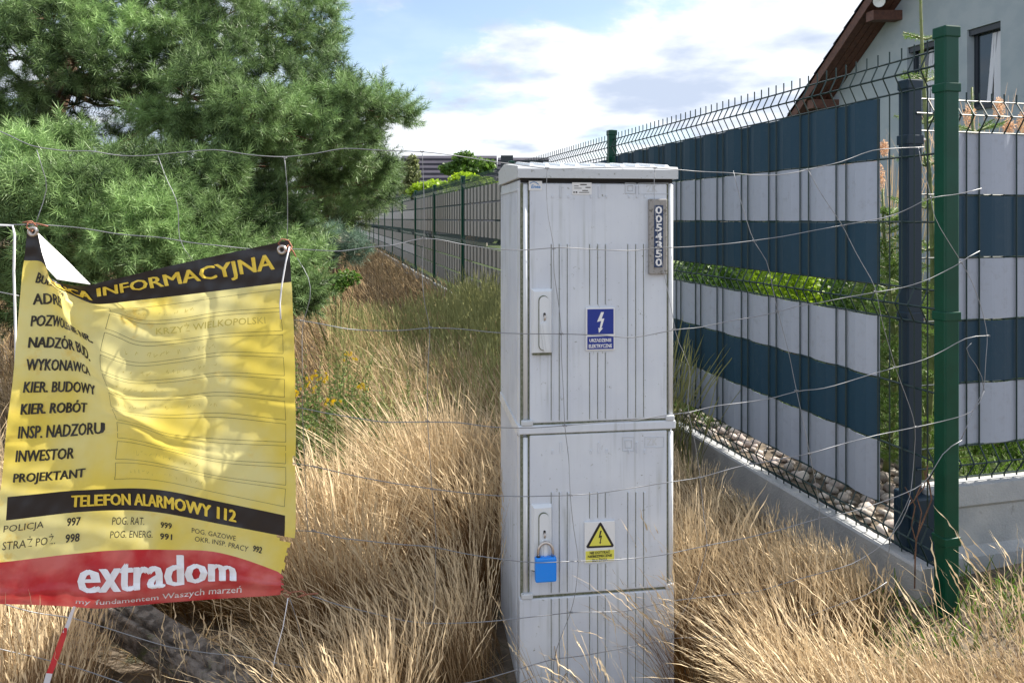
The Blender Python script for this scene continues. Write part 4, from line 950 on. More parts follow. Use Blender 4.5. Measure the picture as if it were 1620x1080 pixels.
# ------------------------------------------------------------------ foliage builders
def needle_cluster(seed, shoots=3, nn=72, L_=0.12, nl=0.052, w_=0.0017):
    r = np.random.default_rng(seed); tri = []; tint = []
    for s in range(shoots):
        if s == 0: ax = np.array([0, 0, 1.0]); st = np.zeros(3); ln = L_ * 1.25
        else:
            a = s * 2 * np.pi / (shoots - 1) + r.uniform(-.5, .5); ax = np.array([np.cos(a) * 0.8, np.sin(a) * 0.8, 0.8]); ax /= np.linalg.norm(ax); st = np.array([0, 0, 0.02]); ln = L_ * r.uniform(0.6, 1)
        u = np.cross(ax, [0.3, 0.9, 0.1]); u /= np.linalg.norm(u); v = np.cross(ax, u)
        for k in range(nn):
            t = (k + 1) / nn; ph = k * 2.4; rad = u * np.cos(ph) + v * np.sin(ph); op = 0.92 - 0.5 * t ** 4 + r.uniform(-.15, .1)
            d = ax * (1.25 - op) + rad * op; d /= np.linalg.norm(d); b = st + ax * ln * t; l = nl * r.uniform(0.75, 1.1)
            sd_ = np.cross(d, r.normal(size=3)); sd_ /= np.linalg.norm(sd_) ; tip = b + d * l + np.array([0, 0, -0.004])
            tri += [b - sd_ * w_, b + sd_ * w_, tip]; c = 0.25 + 0.6 * t; tint += [c * 0.35, c * 0.35, min(1, c + 0.2)]  # low tint at needle bases paints the shade inside the crown
    return np.array(tri), np.array(tint)
CL_N = [needle_cluster(s) for s in range(7)]
CL_F = [needle_cluster(s + 20, 4, 16, 0.12, 0.075, 0.0032) for s in range(5)]
def orient(axis):
    """rotation matrices taking z to axis, random roll; axis (n,3)"""
    n = len(axis); axis = axis / np.linalg.norm(axis, axis=1, keepdims=True); a = rng.normal(size=(n, 3)); u = np.cross(axis, a); u /= np.linalg.norm(u, axis=1, keepdims=True)
    v = np.cross(axis, u); return np.stack([u, v, axis], -1)
def scatter(templ, pos, axis, scale, shade):
    idx = rng.integers(0, len(templ), len(pos)); V = []; T = []; R = orient(axis)
    for k in range(len(templ)):
        s = np.where(idx == k)[0]
        if len(s) == 0: continue
        tv, tt_ = templ[k]; q = np.einsum('nij,mj->nmi', R[s], tv) * scale[s][:, None, None] + pos[s][:, None, :]
        V.append(q.reshape(-1, 3)); T.append(np.clip(tt_[None, :] * 1.0 + shade[s][:, None], 0, 1).ravel())
    return np.concatenate(V), np.concatenate(T)
def tree_pine(name, label, blobs, trunk, tr, m, templ, csize=1.0, dens=1.0, bough_r=0.016, cat='pine tree'):
    root = empty(name, Vector(trunk[0]), label, cat)
    mb = MB(); mb.tube(trunk, [lerp(tr, tr * 0.35, i / (len(trunk) - 1)) for i in range(len(trunk))], 10); mb.build('trunk', M_bark, root, smooth=True)
    TP = [Vector(p) for p in trunk]; pos, axs, shd, scl = [], [], [], []; bb = MB()
    for (c, r, n) in blobs:
        n = int(n * dens); c = np.array(c); r = np.array(r)
        d = rng.normal(size=(n, 3)); d /= np.linalg.norm(d, axis=1, keepdims=True); rad = rng.uniform(0.25, 1.0, n) ** 0.55
        p = c + d * r * rad[:, None]
        tp = min(TP, key=lambda q: (q - Vector(c)).length + 0.6 * max(0, q.z - c[2])); outw = c - np.array(tp); outw[2] *= 0.3; outw /= np.linalg.norm(outw) + 1e-6
        ax = d * 0.75 + outw * 0.45 + np.array([0, 0, 0.55]) + rng.normal(size=(n, 3)) * 0.25
        pos.append(p); axs.append(ax); scl.append(csize * rng.uniform(0.75, 1.25, n)); shd.append(np.full(n, rng.normal(0, 0.16)) + rng.normal(0, 0.12, n))
        cc = Vector(c); mid = tp.lerp(cc, 0.5) + Vector((0, 0, -0.08 * (tp - cc).length)) + Vector(rng.normal(size=3)) * 0.05
        inner = cc - Vector(outw) * float(r.mean()) * 0.4
        bb.tube([tp, tp.lerp(mid, 0.6) + Vector(rng.normal(size=3)) * 0.02, mid, mid.lerp(inner, 0.5) + Vector(rng.normal(size=3)) * 0.02, inner], [bough_r, bough_r * .8, bough_r * 0.65, bough_r * 0.5, bough_r * 0.35], 6)
        for k in range(min(n, 14)):
            e_ = Vector(p[k]); md = inner.lerp(e_, 0.55) + Vector(rng.normal(size=3)) * 0.02; bb.tube([inner, md, e_], [bough_r * 0.3, bough_r * 0.22, bough_r * 0.12], 4, cap=False)
    bb.build('boughs', M_bark, root)
    V, T = scatter(templ, np.concatenate(pos), np.concatenate(axs), np.concatenate(scl), np.concatenate(shd))
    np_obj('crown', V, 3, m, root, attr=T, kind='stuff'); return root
def B(px, py, Z, rx, ry, rz=None, n=60):
    """crown clump seen at pixel px,py at depth Z, size in pixels"""
    p = P(px, py, Z); a, b = rx / F * Z, ry / F * Z; return (tuple(p), (a, rz if rz else (a + b) / 2, b), n)
# big pine, upper left
up = []
UPB = [(560,175,4.6,45,28,46),(618,182,4.7,38,18,24),(600,165,4.8,25,22,16),(520,140,4.9,45,45,56),(545,225,4.9,45,30,48),(500,195,4.5,55,40,70),(440,215,4.3,55,38,78),
       (395,190,4.2,55,42,80),(455,150,4.7,55,45,70),(480,80,5.2,50,50,60),(505,40,5.4,32,40,34),(500,-30,5.5,45,50,50),(430,50,5.1,60,50,80),(420,-20,5.3,70,50,80),(350,100,4.6,60,45,80),(310,150,4.3,50,40,70),
       (350,40,4.9,60,45,70),(330,-30,5.0,70,50,70),(270,60,4.7,60,45,76),(250,-10,4.8,60,45,70),(230,120,4.6,55,35,60),(170,60,4.5,60,40,70),(120,100,4.3,50,38,60),(80,40,4.4,60,45,70),(30,90,4.3,45,40,56),(20,10,4.5,60,50,60),
       (150,0,4.8,60,40,60),(260,200,4.5,55,28,56),(330,225,4.4,50,30,56),(545,290,5.4,50,40,56),(500,270,5.2,50,35,56),(-60,60,4.4,70,70,60),(-60,180,4.5,60,50,40),(200,-80,4.8,120,60,80),(400,-90,5.3,100,60,80),(120,165,5.0,40,25,26),(215,170,5.3,50,25,30),
       (15,170,4.6,50,34,56),(-10,215,4.5,50,30,50),(70,215,4.9,50,22,36),(575,255,5.3,38,30,40),(585,300,5.6,40,34,40),(300,265,5.2,60,30,50),(400,262,5.0,55,24,50),(180,235,5.2,60,26,44)]
for (x, y, Z, rx, ry, n) in UPB: up.append(B(x, y, Z, rx, ry, None, n * 1.25))
base = P(45, HY + EYE * F / 5.6, 5.6)
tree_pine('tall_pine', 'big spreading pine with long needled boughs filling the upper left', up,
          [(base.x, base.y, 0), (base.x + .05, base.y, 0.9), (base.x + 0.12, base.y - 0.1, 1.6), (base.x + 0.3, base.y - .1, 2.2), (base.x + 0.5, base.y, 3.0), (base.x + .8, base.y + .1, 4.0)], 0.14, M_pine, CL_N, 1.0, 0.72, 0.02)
# young pine in front, lower left
lo = []
LOB = [(40,265,3.7,50,30,60),(110,250,3.9,50,28,56),(60,320,3.5,60,36,84),(140,310,3.6,55,36,80),(215,290,3.8,55,34,76),(210,350,3.6,55,36,80),(285,345,3.8,50,38,74),(270,405,3.7,45,32,56),(120,380,3.5,60,36,80),
       (30,390,3.5,50,40,60),(190,430,3.6,60,34,66),(90,450,3.6,60,40,60),(330,290,4.0,40,30,46),(330,400,3.9,40,36,50),(20,480,3.7,40,40,40),(380,365,4.2,40,30,46),(405,330,4.5,40,26,36),(300,460,3.8,60,40,50),(420,420,4.2,40,36,46),(-50,330,3.6,50,60,50),(-50,450,3.6,50,60,50),
       (430,300,4.8,26,16,14),(470,355,4.6,34,22,30),(465,420,4.4,34,30,46),(475,465,4.3,28,24,36),(380,470,4.2,40,30,36)]
for (x, y, Z, rx, ry, n) in LOB: lo.append(B(x, y, Z, rx, ry, None, n * 1.15))
b2 = P(170, 700, 4.3)
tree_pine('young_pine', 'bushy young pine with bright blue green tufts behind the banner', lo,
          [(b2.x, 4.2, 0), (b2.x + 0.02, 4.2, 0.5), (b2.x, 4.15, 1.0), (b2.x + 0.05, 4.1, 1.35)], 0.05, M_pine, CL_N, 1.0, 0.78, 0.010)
# darker pine farther back
fa = []
for (x, y, Z, rx, ry, n) in [(480,310,11,60,36,70),(545,310,11,50,36,66),(590,285,10.5,34,40,50),(520,260,11,60,40,70),(450,260,11.5,60,40,60),(500,350,11,50,16,40),(560,345,11,36,16,34),(380,300,11.5,40,50,30),(560,230,11,40,30,40),(615,270,11,16,22,18),(330,330,12,60,60,40),(250,300,12,60,60,40),(100,300,12,90,60,50)]:
    fa.append(B(x, y, Z, rx, ry, None, n * 1.5))
b3 = P(525, 470, 11.5)
tree_pine('distant_pine', 'olive toned pine standing at the far end of the long fence', fa, [(b3.x, 11.6, 0), (b3.x, 11.6, 1.0), (b3.x - .1, 11.5, 2), (b3.x - .2, 11.5, 3.2)], 0.13, M_pine2, CL_F, 1.15, 1.0, 0.03)
# low pale pine bush at the end of the track
pb = [B(540, 385, 8.0, 38, 18, None, 60), B(505, 372, 8.2, 34, 16, None, 46), B(560, 398, 8.0, 24, 14, None, 30), B(475, 385, 8.2, 26, 20, None, 30), B(520, 405, 8.0, 36, 14, None, 40)]
b4 = P(525, 500, 8.1)
tree_pine('pale_pine_bush', 'low pale blue green pine bush before the end of the long fence', pb, [(b4.x, 8.2, 0), (b4.x, 8.2, 0.4), (b4.x, 8.2, 0.8)], 0.035, M_pine3, CL_F, 0.8, 1.0, 0.012, 'pine bush')

def leaf_cloud(blobs, size, m, name, parent, tint_sd=0.18, elong=1.6, updir=0.2):
    Q = []; T = []
    for (c, r, n) in blobs:
        n = int(n); d = rng.normal(size=(n, 3)); d /= np.linalg.norm(d, axis=1, keepdims=True); p = np.array(c) + d * np.array(r) * (rng.uniform(0.1, 1, n) ** 0.5)[:, None]
        nrm = d * 0.5 + rng.normal(size=(n, 3)) * 0.6 + np.array([0, 0, updir]); R = orient(nrm); s = size * rng.uniform(0.6, 1.3, n)
        q = np.array([[-0.5, 0, 0], [0, -elong / 2, 0.05], [0.5, 0, 0], [0, elong / 2, 0.05]]) * 0.7
        V = np.einsum('nij,mj->nmi', R, q) * s[:, None, None] + p[:, None, :]; Q.append(V.reshape(-1, 3))
        tt_ = np.clip(0.5 + rng.normal(0, tint_sd, n) + rng.normal(0, 0.12), 0, 1); T.append(np.repeat(tt_, 4))
    return np_obj(name, np.concatenate(Q), 4, m, parent, attr=np.concatenate(T), kind='stuff')
def shrub(name, label, cat, blobs, m, leaf, base, group=None, stem=M_stem, **kw):
    root = empty(name, base, label, cat, group); leaf_cloud(blobs, leaf, m, 'foliage', root, **kw); mb = MB(); b = Vector(base)
    for (c, r, n) in blobs:
        for k in range(3):
            e_ = Vector(c) + Vector(rng.normal(size=3) * np.array(r) * 0.45); mb.tube([b + Vector((rng.normal() * .02, rng.normal() * .02, -0.02)), b.lerp(e_, 0.55) + Vector(rng.normal(size=3)) * 0.02, e_], [0.006, 0.004, 0.002], 4, cap=False)
    mb.build('stems', stem, root); return root
# weeds with yellow flowers
def weed(name, label, cx_, Z, spread, hmax, nst, nfl, fl_x=None):
    b = P(cx_, 0, Z); root = empty(name, (b.x, Z, 0), label, 'flowering weed'); Q = []; T = []; sm = MB(); fm = MB()
    for k in range(nst):
        bx, by = b.x + random.gauss(0, spread), Z + random.gauss(0, spread); h = hmax * random.uniform(0.55, 1.0); a = random.uniform(0, 6.28); ln = random.uniform(0.05, 0.3) * h
        p0, p1 = Vector((bx, by, 0)), Vector((bx + math.cos(a) * ln * .3, by + math.sin(a) * ln * .3, h * .6)); p2 = Vector((bx + math.cos(a) * ln, by + math.sin(a) * ln, h))
        sm.tube([p0, p1, p2], [0.0022, 0.0018, 0.001], 3, cap=False); n = 80; t = rng.uniform(0.12, 1, n)[:, None]
        c = np.where(t < .6, np.array(p0) + (np.array(p1) - np.array(p0)) * t / .6, np.array(p1) + (np.array(p2) - np.array(p1)) * (t - .6) / .4)
        d = rng.normal(size=(n, 3)); d[:, 2] = np.abs(d[:, 2]) * .5 + .2; d /= np.linalg.norm(d, axis=1, keepdims=True); l = 0.035 * (1.15 - t) + 0.008; sd_ = np.cross(d, rng.normal(size=(n, 3))); sd_ /= np.linalg.norm(sd_, axis=1, keepdims=True)
        Q.append(np.stack([c, c + d * l * .5 - sd_ * l * .16, c + d * l, c + d * l * .5 + sd_ * l * .16], 1).reshape(-1, 3)); T.append(np.repeat(np.clip(.5 + rng.normal(0, .2, n), 0, 1), 4))
        if k < nfl:
            for q in range(9):
                c_ = p2 + Vector((random.gauss(0, .016), random.gauss(0, .016), random.gauss(0, .010))); s_ = 0.0075
                for j in range(5):
                    a_ = j * 1.257 + random.random(); fm.add([c_, c_ + Vector((math.cos(a_ - .5) * s_, random.uniform(-.004, 0), math.sin(a_ - .5) * s_)), c_ + Vector((math.cos(a_ + .5) * s_, -.002, math.sin(a_ + .5) * s_))], [(0, 1, 2)])
    np_obj('foliage', np.concatenate(Q), 4, M_leaf2, root, attr=np.concatenate(T), kind='stuff'); sm.build('stems', M_stem, root)['kind'] = 'stuff'
    if nfl: fm.build('yellow_flowers', M_flower, root)['kind'] = 'stuff'
    return root
M_leaf2 = mat('weed leaves', (0.06, 0.11, 0.02), 0.6, attr='tint', col2=(0.17, 0.25, 0.06), trans=0.4)
weed('flowering_weed', 'green weed with a yellow flower head right of the banner', 520, 3.3, 0.10, 0.66, 34, 5)
weed('flowering_weed', 'leafy weed with yellow flowers tucked against the banner edge', 476, 2.9, 0.07, 0.56, 26, 7)
weed('leafy_weed', 'low dark green weed clump between the banner and the cabinet', 575, 3.15, 0.14, 0.50, 60, 0)
weed('leafy_weed', 'broad green weed clump just right of the banner middle', 520, 2.85, 0.13, 0.40, 60, 0)
n = 7000; by = rng.uniform(2.4, 4.2, n); bx = -0.11 * by - rng.uniform(0, 1, n) * 0.6 * by
grass('low_brown_grass', 'short brown and grey grass round the green weeds right of the banner', bx, by, rng.uniform(0.08, 0.26, n), rng.uniform(0, 6.28, n), rng.uniform(0.1, 0.9, n), rng.uniform(0.0005, 0.0009, n), M_grassb, head=2.6)
shrub('young_sapling', 'small dark green seedling bush in the brown grass by the track', 'sapling', [B(548, 440, 5.5, 24, 14, None, 320), B(530, 452, 5.4, 22, 12, None, 260), B(490, 470, 4.6, 28, 24, None, 400)], M_leaf, 0.03, (P(540, 0, 5.5).x, 5.5, 0))
# far shrubs, birch, small pine beyond the fence
def far(name, label, cat, bl, m, leaf, Z, xpx, **kw): return shrub(name, label, cat, [B(x, y, z_, rx, ry, None, n) for x, y, z_, rx, ry, n in bl], m, leaf, (P(xpx, 0, Z).x, Z, 0.16), stem=M_bark, **kw)
far('lime_shrub', 'lime green shrub above the far fence left of the dark green post', 'shrub', [(690, 297, 15, 40, 12, 900), (665, 303, 15, 22, 9, 400)], M_lime, 0.085, 15, 690)
far('lime_shrub', 'taller lime green shrub above the fence just left of the cabinet', 'shrub', [(735, 286, 13, 26, 13, 900), (765, 292, 12.6, 26, 12, 600)], M_lime, 0.085, 13, 740)
far('birch', 'slender pale birch in front of the far roof', 'tree', [(650, 275, 21, 16, 22, 700), (648, 300, 21, 20, 16, 500), (652, 255, 21, 10, 12, 200)], M_birch, 0.10, 21, 650)
far('round_tree', 'round green tree standing before the dark far roof', 'tree', [(735, 252, 18, 20, 14, 420), (760, 262, 18, 28, 12, 520), (712, 266, 18, 18, 10, 300), (740, 270, 18, 40, 10, 500)], M_leaf, 0.11, 18, 740)

# garden shrubs seen through the fence
for (x, y, Z, rx, ry, n, sz, m, lab) in [
        (1120, 440, 5.2, 60, 75, 1700, 0.035, M_leaf3 if False else M_leaf, 'leafy green shrub behind the fence beside the cabinet'),
        (1250, 430, 4.3, 60, 70, 1900, 0.03, M_lime, 'bright yellow green shrub behind the middle of the near strips'),
        (1350, 455, 3.9, 50, 70, 1500, 0.028, M_leaf, 'green shrub behind the right end of the near strips'),
        (1175, 455, 6.2, 60, 50, 1200, 0.04, M_lime, 'pale lime shrub deeper in the garden behind the strips'),
        (1600, 720, 3.3, 90, 36, 1500, 0.022, M_leaf, 'low green ground plant above the tall concrete base')]:
    far('garden_shrub', lab, 'shrub', [(x, y, Z, rx, ry, n), (x + rx * .5, y + ry * .5, Z + .1, rx * .6, ry * .6, n * .4)], m, sz, Z, x)
def spruce(name, label, base, hgt, wid, whorls, top_bend=0.0, step=0.010):
    root = empty(name, base, label, 'spruce'); b = Vector(base); st = [b + Vector((0.03 * math.sin(t * 5) + top_bend * t * t, 0.02 * math.cos(t * 4), hgt * t)) for t in np.linspace(0, 1, 12)]
    mb = MB(); mb.tube(st, [lerp(0.014, 0.004, i / 11) for i in range(12)], 6); mb.build('trunk', M_stem, root, smooth=True)
    tris = []; tn = []; bm_ = MB()
    def needles(a, b_, l=0.014, w_=0.0011):
        n = max(3, int((b_ - a).length / step * 4)); A = np.array(a); D = np.array(b_ - a); t = rng.uniform(0, 1, n)[:, None]; p = A + D * t; dn = D / (np.linalg.norm(D) + 1e-9)
        rd = rng.normal(size=(n, 3)); rd -= (rd @ dn)[:, None] * dn; rd /= np.linalg.norm(rd, axis=1, keepdims=True); d = rd * 0.85 + dn * 0.6; sd_ = np.cross(d, rng.normal(size=(n, 3))); sd_ /= np.linalg.norm(sd_, axis=1, keepdims=True)
        tris.append(np.stack([p - sd_ * w_, p + sd_ * w_, p + d * l], 1).reshape(-1, 3)); tn.append(np.tile([0.3, 0.3, 0.8], n) + np.repeat(rng.normal(0, .12, n), 3))
    for i in range(11): needles(st[i], st[i + 1])
    for k in range(whorls):
        t = 0.06 + 0.88 * k / whorls; c = b.lerp(b + Vector((0, 0, hgt)), t) + Vector((top_bend * t * t, 0, 0)); ln = wid * (1 - t) ** 0.8 + 0.05
        for j in range(6):
            a = random.uniform(0, 6.28); e_ = c + Vector((math.cos(a) * ln, math.sin(a) * ln, ln * 0.35)); bm_.tube([c, e_], [0.004, 0.002], 4, cap=False); needles(c, e_)
            for q in (0.35, 0.55, 0.75):
                m_ = c.lerp(e_, q); 
                for s in (-1, 1): f_ = m_ + Vector((math.cos(a + s * 0.8), math.sin(a + s * 0.8), 0.1)) * ln * (1 - q) * 0.8; needles(m_, f_)
    bm_.build('branches', M_stem, root)['kind'] = 'stuff'; np_obj('needles', np.concatenate(tris), 3, M_spr, root, attr=np.clip(np.concatenate(tn), 0, 1), kind='stuff'); return root
M_spr = mat('spruce needles', (0.05, 0.12, 0.02), 0.5, attr='tint', col2=(0.25, 0.38, 0.07), trans=0.3)
p = P(1405, 346, 2.95); spruce('young_spruce', 'young spruce between the strips and the anthracite post', (p.x, 2.95, 0.17), 1.15, 0.26, 28, 0, 0.006)
p = P(1465, 346, 2.75); spruce('young_spruce', 'tall thin spruce rising behind the green post above the fence top', (p.x, 2.75, 0.17), 1.98, 0.15, 11, 0.0, 0.010)
p = P(1600, 346, 3.6); spruce('young_spruce', 'spruce reaching up behind the garden fence at the right edge', (p.x + .12, 3.6, 0.17), 1.55, 0.55, 14, 0)
p = P(1545, 346, 3.2); spruce('young_spruce', 'spruce with branch tips crossing the house window', (p.x, 3.2, 0.17), 1.60, 0.34, 15, 0)
def plume(name, label, px, Z, h0, n):
    b = P(px, 0, Z); root = empty(name, (b.x, Z, 0.16), label, 'ornamental grass')
    bx = b.x + rng.normal(0, 0.06, n); by = Z + rng.normal(0, 0.06, n); t = np.array([0, 0.3, 0.6, 0.78, 0.88, 0.95, 1.0]); h = h0 * rng.uniform(0.8, 1.05, n); a = rng.uniform(0, 6.28, n); le = rng.uniform(0.05, 0.3, n)
    pts = np.stack([bx[:, None] + (np.cos(a) * le * h)[:, None] * t ** 2, by[:, None] + (np.sin(a) * le * h)[:, None] * t ** 2, 0.16 + h[:, None] * t], -1)
    wid = np.array([.001, .001, .001, .0012, .0016, .0012, .0005])[None, :] * rng.uniform(.7, 1.3, (n, 1)); fa_ = rng.uniform(-1, 1, n); face = np.stack([np.cos(fa_), np.sin(fa_), 0 * fa_], -1)
    o = np_strip('plumes', pts, wid, M_plume, root, tint=np.clip(t[None, :] ** 3 * rng.uniform(.6, 1.2, (n, 1)), 0, 1), face=face, kind='stuff')
    bl = []
    for k in range(9):
        c = (b.x + random.gauss(0, .13), Z + random.gauss(0, .1), 0.16 + h0 * random.uniform(0.70, 1.0)); bl.append((c, (0.03, 0.03, random.uniform(.05, .09)), 420))
    leaf_cloud(bl, 0.006, M_fluff, 'plume_heads', root, elong=4.0, updir=0.0)
    return root
M_fluff = mat('peach fluff', (0.55, 0.34, 0.20), 0.9, attr='tint', col2=(0.85, 0.62, 0.44), trans=0.5)
plume('plume_grass', 'peach plumed ornamental grass behind the anthracite post', 1412, 4.2, 1.48, 90)
plume('plume_grass', 'peach plumed ornamental grass above the light strip right of the green post', 1560, 3.9, 1.66, 90)

# dry weed stalk beside the green post
mb = MB()
def stalk(pl, Z, r=0.0016): mb.tube([P(x, y, Z) for x, y in dense(pl, 14)], r, 5)
stalk([(1447, 930), (1448, 880), (1450, 850), (1462, 820), (1474, 790), (1470, 765), (1462, 745)], 2.07, 0.0022); stalk([(1450, 860), (1442, 830), (1448, 800), (1432, 770)], 2.07); stalk([(1452, 845), (1458, 810), (1450, 785), (1462, 770), (1468, 735)], 2.06); stalk([(1436, 800), (1447, 790), (1458, 765)], 2.06)
tag(mb.build('dead_stalk', M_grassb2 if False else M_bark), 'dead branching weed stalk standing before the green post', 'dry weed')

# ------------------------------------------------------------------ house at the right
XH, XO = 10.0, 9.5
def hw(X, Y, z): return Vector((X - KF * Y, Y, z + EYE))
def Yx(px, X): return F * X / (px - 514)
house = empty('house', hw(XH, 12.5, -EYE), 'blue grey rendered house with brown eaves and dark tiled roof behind the fence', 'house')
SL = (3.66 - 2.26) / (Yx(1310, XH) - Yx(1415, XH))         # gable slope per metre depth
def rake(Y): return 3.66 + (Yx(1415, XH) - Y) * SL
Ynear, Yeave = 4.8, 16.2; Yridge = 8.6
def wins():
    a = Yx(1583, XH); b = Yx(1530, XH); return [(a, b, 1.70, 2.93), (Yx(1480, XH), Yx(1435, XH), 1.70, 2.93)]
W2 = wins()
# wall with window openings: built from vertical slices
ys = sorted({Ynear, Yridge, Yeave} | {q for w_ in W2 for q in w_[:2]}); mb = MB()
def topz(Y): return rake(Y) if Y > Yridge else rake(Yridge) - (Yridge - Y) * SL
def slab(Y0, Y1, z00, z01, z10, z11):
    v = []
    for X in (XH, XH + 0.3):
        v += [hw(X, Y0, z00), hw(X, Y1, z01), hw(X, Y1, z11), hw(X, Y0, z10)]
    mb.add(v, [(0, 1, 2, 3), (4, 7, 6, 5), (0, 4, 5, 1), (1, 5, 6, 2), (2, 6, 7, 3), (3, 7, 4, 0)])
for a, b in zip(ys[:-1], ys[1:]):
    w_ = [q for q in W2 if abs(q[0] - a) < 1e-6]
    if w_:
        slab(a, b, -1.3, -1.3, w_[0][2], w_[0][2]); slab(a, b, w_[0][3], w_[0][3], topz(a), topz(b))
    else: slab(a, b, -1.3, -1.3, topz(a), topz(b))
mb.build('wall', M_wall, house)
for (a, b, z0, z1) in W2:
    T = lambda p: hw(p.x, p.y, p.z); X = XH + 0.11
    mb = MB(); t_ = 0.06
    for (y0, y1, c, d) in ((a, a + t_, z0, z1), (b - t_, b, z0, z1), (a + t_, b - t_, z0, z0 + t_), (a + t_, b - t_, z1 - t_, z1)): mb.box(X, X + 0.06, y0, y1, c, d, T=T)
    wf = mb.build('window', M_frame, house)
    mb = MB(); mb.box(X + 0.02, X + 0.03, a + t_, b - t_, z0 + t_, z1 - t_, T=T); 
    M_gl = M_glass; mb.build('pane', M_gl, wf)
    mb = MB(); yy = np.linspace(a + 0.07, a + 0.36, 12); v = []
    for i, y in enumerate(yy): v += [hw(X + 0.012 - 0.006 * math.cos(i * 2.2), y, z0 + 0.07), hw(X + 0.012 - 0.006 * math.cos(i * 2.2), y - (0.00 if i < 8 else 0.10), z1 - 0.12)]
    mb.add(v, [(2 * i, 2 * i + 2, 2 * i + 3, 2 * i + 1) for i in range(11)]); mb.build('curtain', M_curtain, wf, smooth=True)
    mb = MB(); mb.box(XH - 0.05, XH + 0.11, a - 0.03, b + 0.03, z0 - 0.035, z0, T=T); mb.build('sill', M_frame, wf)
    mb = MB(); mb.box(XH + 0.03, XH + 0.11, a, b, z1 - 0.09, z1 - 0.002, T=T); mb.build('blind_box', M_frame, wf)
# roof slab, soffit boards, barge board
def roofquad(X, dz): return [hw(X, Yeave + 0.9, rake(Yeave + 0.9) + dz), hw(X, Yridge, rake(Yridge) + dz)]
mb = MB(); v = roofquad(XO, 0.02) + roofquad(XO, 0.17) + roofquad(XO + 9, 0.02) + roofquad(XO + 9, 0.17)
mb.add(v, [(0, 1, 3, 2), (4, 6, 7, 5), (0, 4, 5, 1), (2, 3, 7, 6), (0, 2, 6, 4), (1, 5, 7, 3)]); roof = mb.build('roof', M_brown, house)
nb = 4
for k in range(nb):                                        # soffit boards
    x0 = XO + 0.02 + k * (XH - XO - 0.02) / nb; x1 = x0 + (XH - XO - 0.02) / nb - 0.012
    v = [hw(x0, Yeave + .85, rake(Yeave + .85) - 0.012), hw(x1, Yeave + .85, rake(Yeave + .85) - 0.012), hw(x1, Yridge, rake(Yridge) - 0.012), hw(x0, Yridge, rake(Yridge) - 0.012)]
    mb = MB(); v2 = [q + Vector((0, 0, 0.028)) for q in v]; mb.add(v + v2, [(0, 3, 2, 1), (4, 5, 6, 7), (0, 1, 5, 4), (1, 2, 6, 5), (2, 3, 7, 6), (3, 0, 4, 7)]); mb.build('soffit_board', M_brown, roof)
v = []; 
for X in (XO - 0.035, XO - 0.003):
    v += [hw(X, Yeave + .9, rake(Yeave + .9) - 0.05), hw(X, Yridge, rake(Yridge) - 0.05), hw(X, Yridge, rake(Yridge) + 0.15), hw(X, Yeave + .9, rake(Yeave + .9) + 0.15)]
mb = MB(); mb.add(v, [(0, 1, 2, 3), (4, 7, 6, 5), (0, 4, 5, 1), (1, 5, 6, 2), (2, 6, 7, 3), (3, 7, 4, 0)]); mb.build('barge_board', M_brown, roof)
# tiles
st = 0.27; tl = []
Tm = None; Y = Yeave + 0.9; k = 0; sl_len = math.hypot(SL, 1)
while Y > 11.0:
    for c in range(3):
        X = XO - 0.06 + c * 0.30; mb = MB(); z = rake(Y); z2 = rake(Y - st)
        for j in range(1):
            prof_ = [(0, 0), (0.06, 0.035), (0.13, 0.045), (0.2, 0.03), (0.29, 0.0)]
            v = [hw(X + a, Y + 0.03, z - 0.02 + 0.20 + b) for a, b in prof_] + [hw(X + a, Y - st, z2 + 0.175 + b) for a, b in prof_] + [hw(X + a, Y + 0.03, z - 0.02 + 0.17) for a, b in prof_]
            mb.add(v, [(i, i + 1, i + 6, i + 5) for i in range(4)] + [(10 + i, 11 + i, i + 1, i) for i in range(4)] + [(0, 5, 10)])
        mb.build('tile', M_tile, roof)
    Y -= st
# covering of the rest of the slope
v = [hw(XO + 0.83, Yeave + .9, rake(Yeave + .9) + .2), hw(XO + 0.83, Yridge, rake(Yridge) + .2), hw(XO + 9, Yridge, rake(Yridge) + .2), hw(XO + 9, Yeave + .9, rake(Yeave + .9) + .2)]
mb = MB(); mb.add(v, [(0, 1, 2, 3)]); mb.add([hw(XO - .05, 11.0, rake(11.0) + .2), hw(XO - .05, Yridge, rake(Yridge) + .2), hw(XO + .83, Yridge, rake(Yridge) + .2), hw(XO + .83, 11.0, rake(11.0) + .2)], [(0, 1, 2, 3)]); mb.build('far_tiles', M_tile, roof)
# the other slope of the roof and its gable triangle continue out of view
v = [hw(XO, Yridge, rake(Yridge) + .2), hw(XO, Ynear - .8, topz(Ynear - .8) + .2), hw(XO + 9, Ynear - .8, topz(Ynear - .8) + .2), hw(XO + 9, Yridge, rake(Yridge) + .2)]
mb = MB(); mb.add(v + [q - Vector((0, 0, .18)) for q in v], [(0, 1, 2, 3), (4, 7, 6, 5), (0, 4, 5, 1), (1, 5, 6, 2), (2, 6, 7, 3)]); mb.build('near_slope', M_tile, roof)
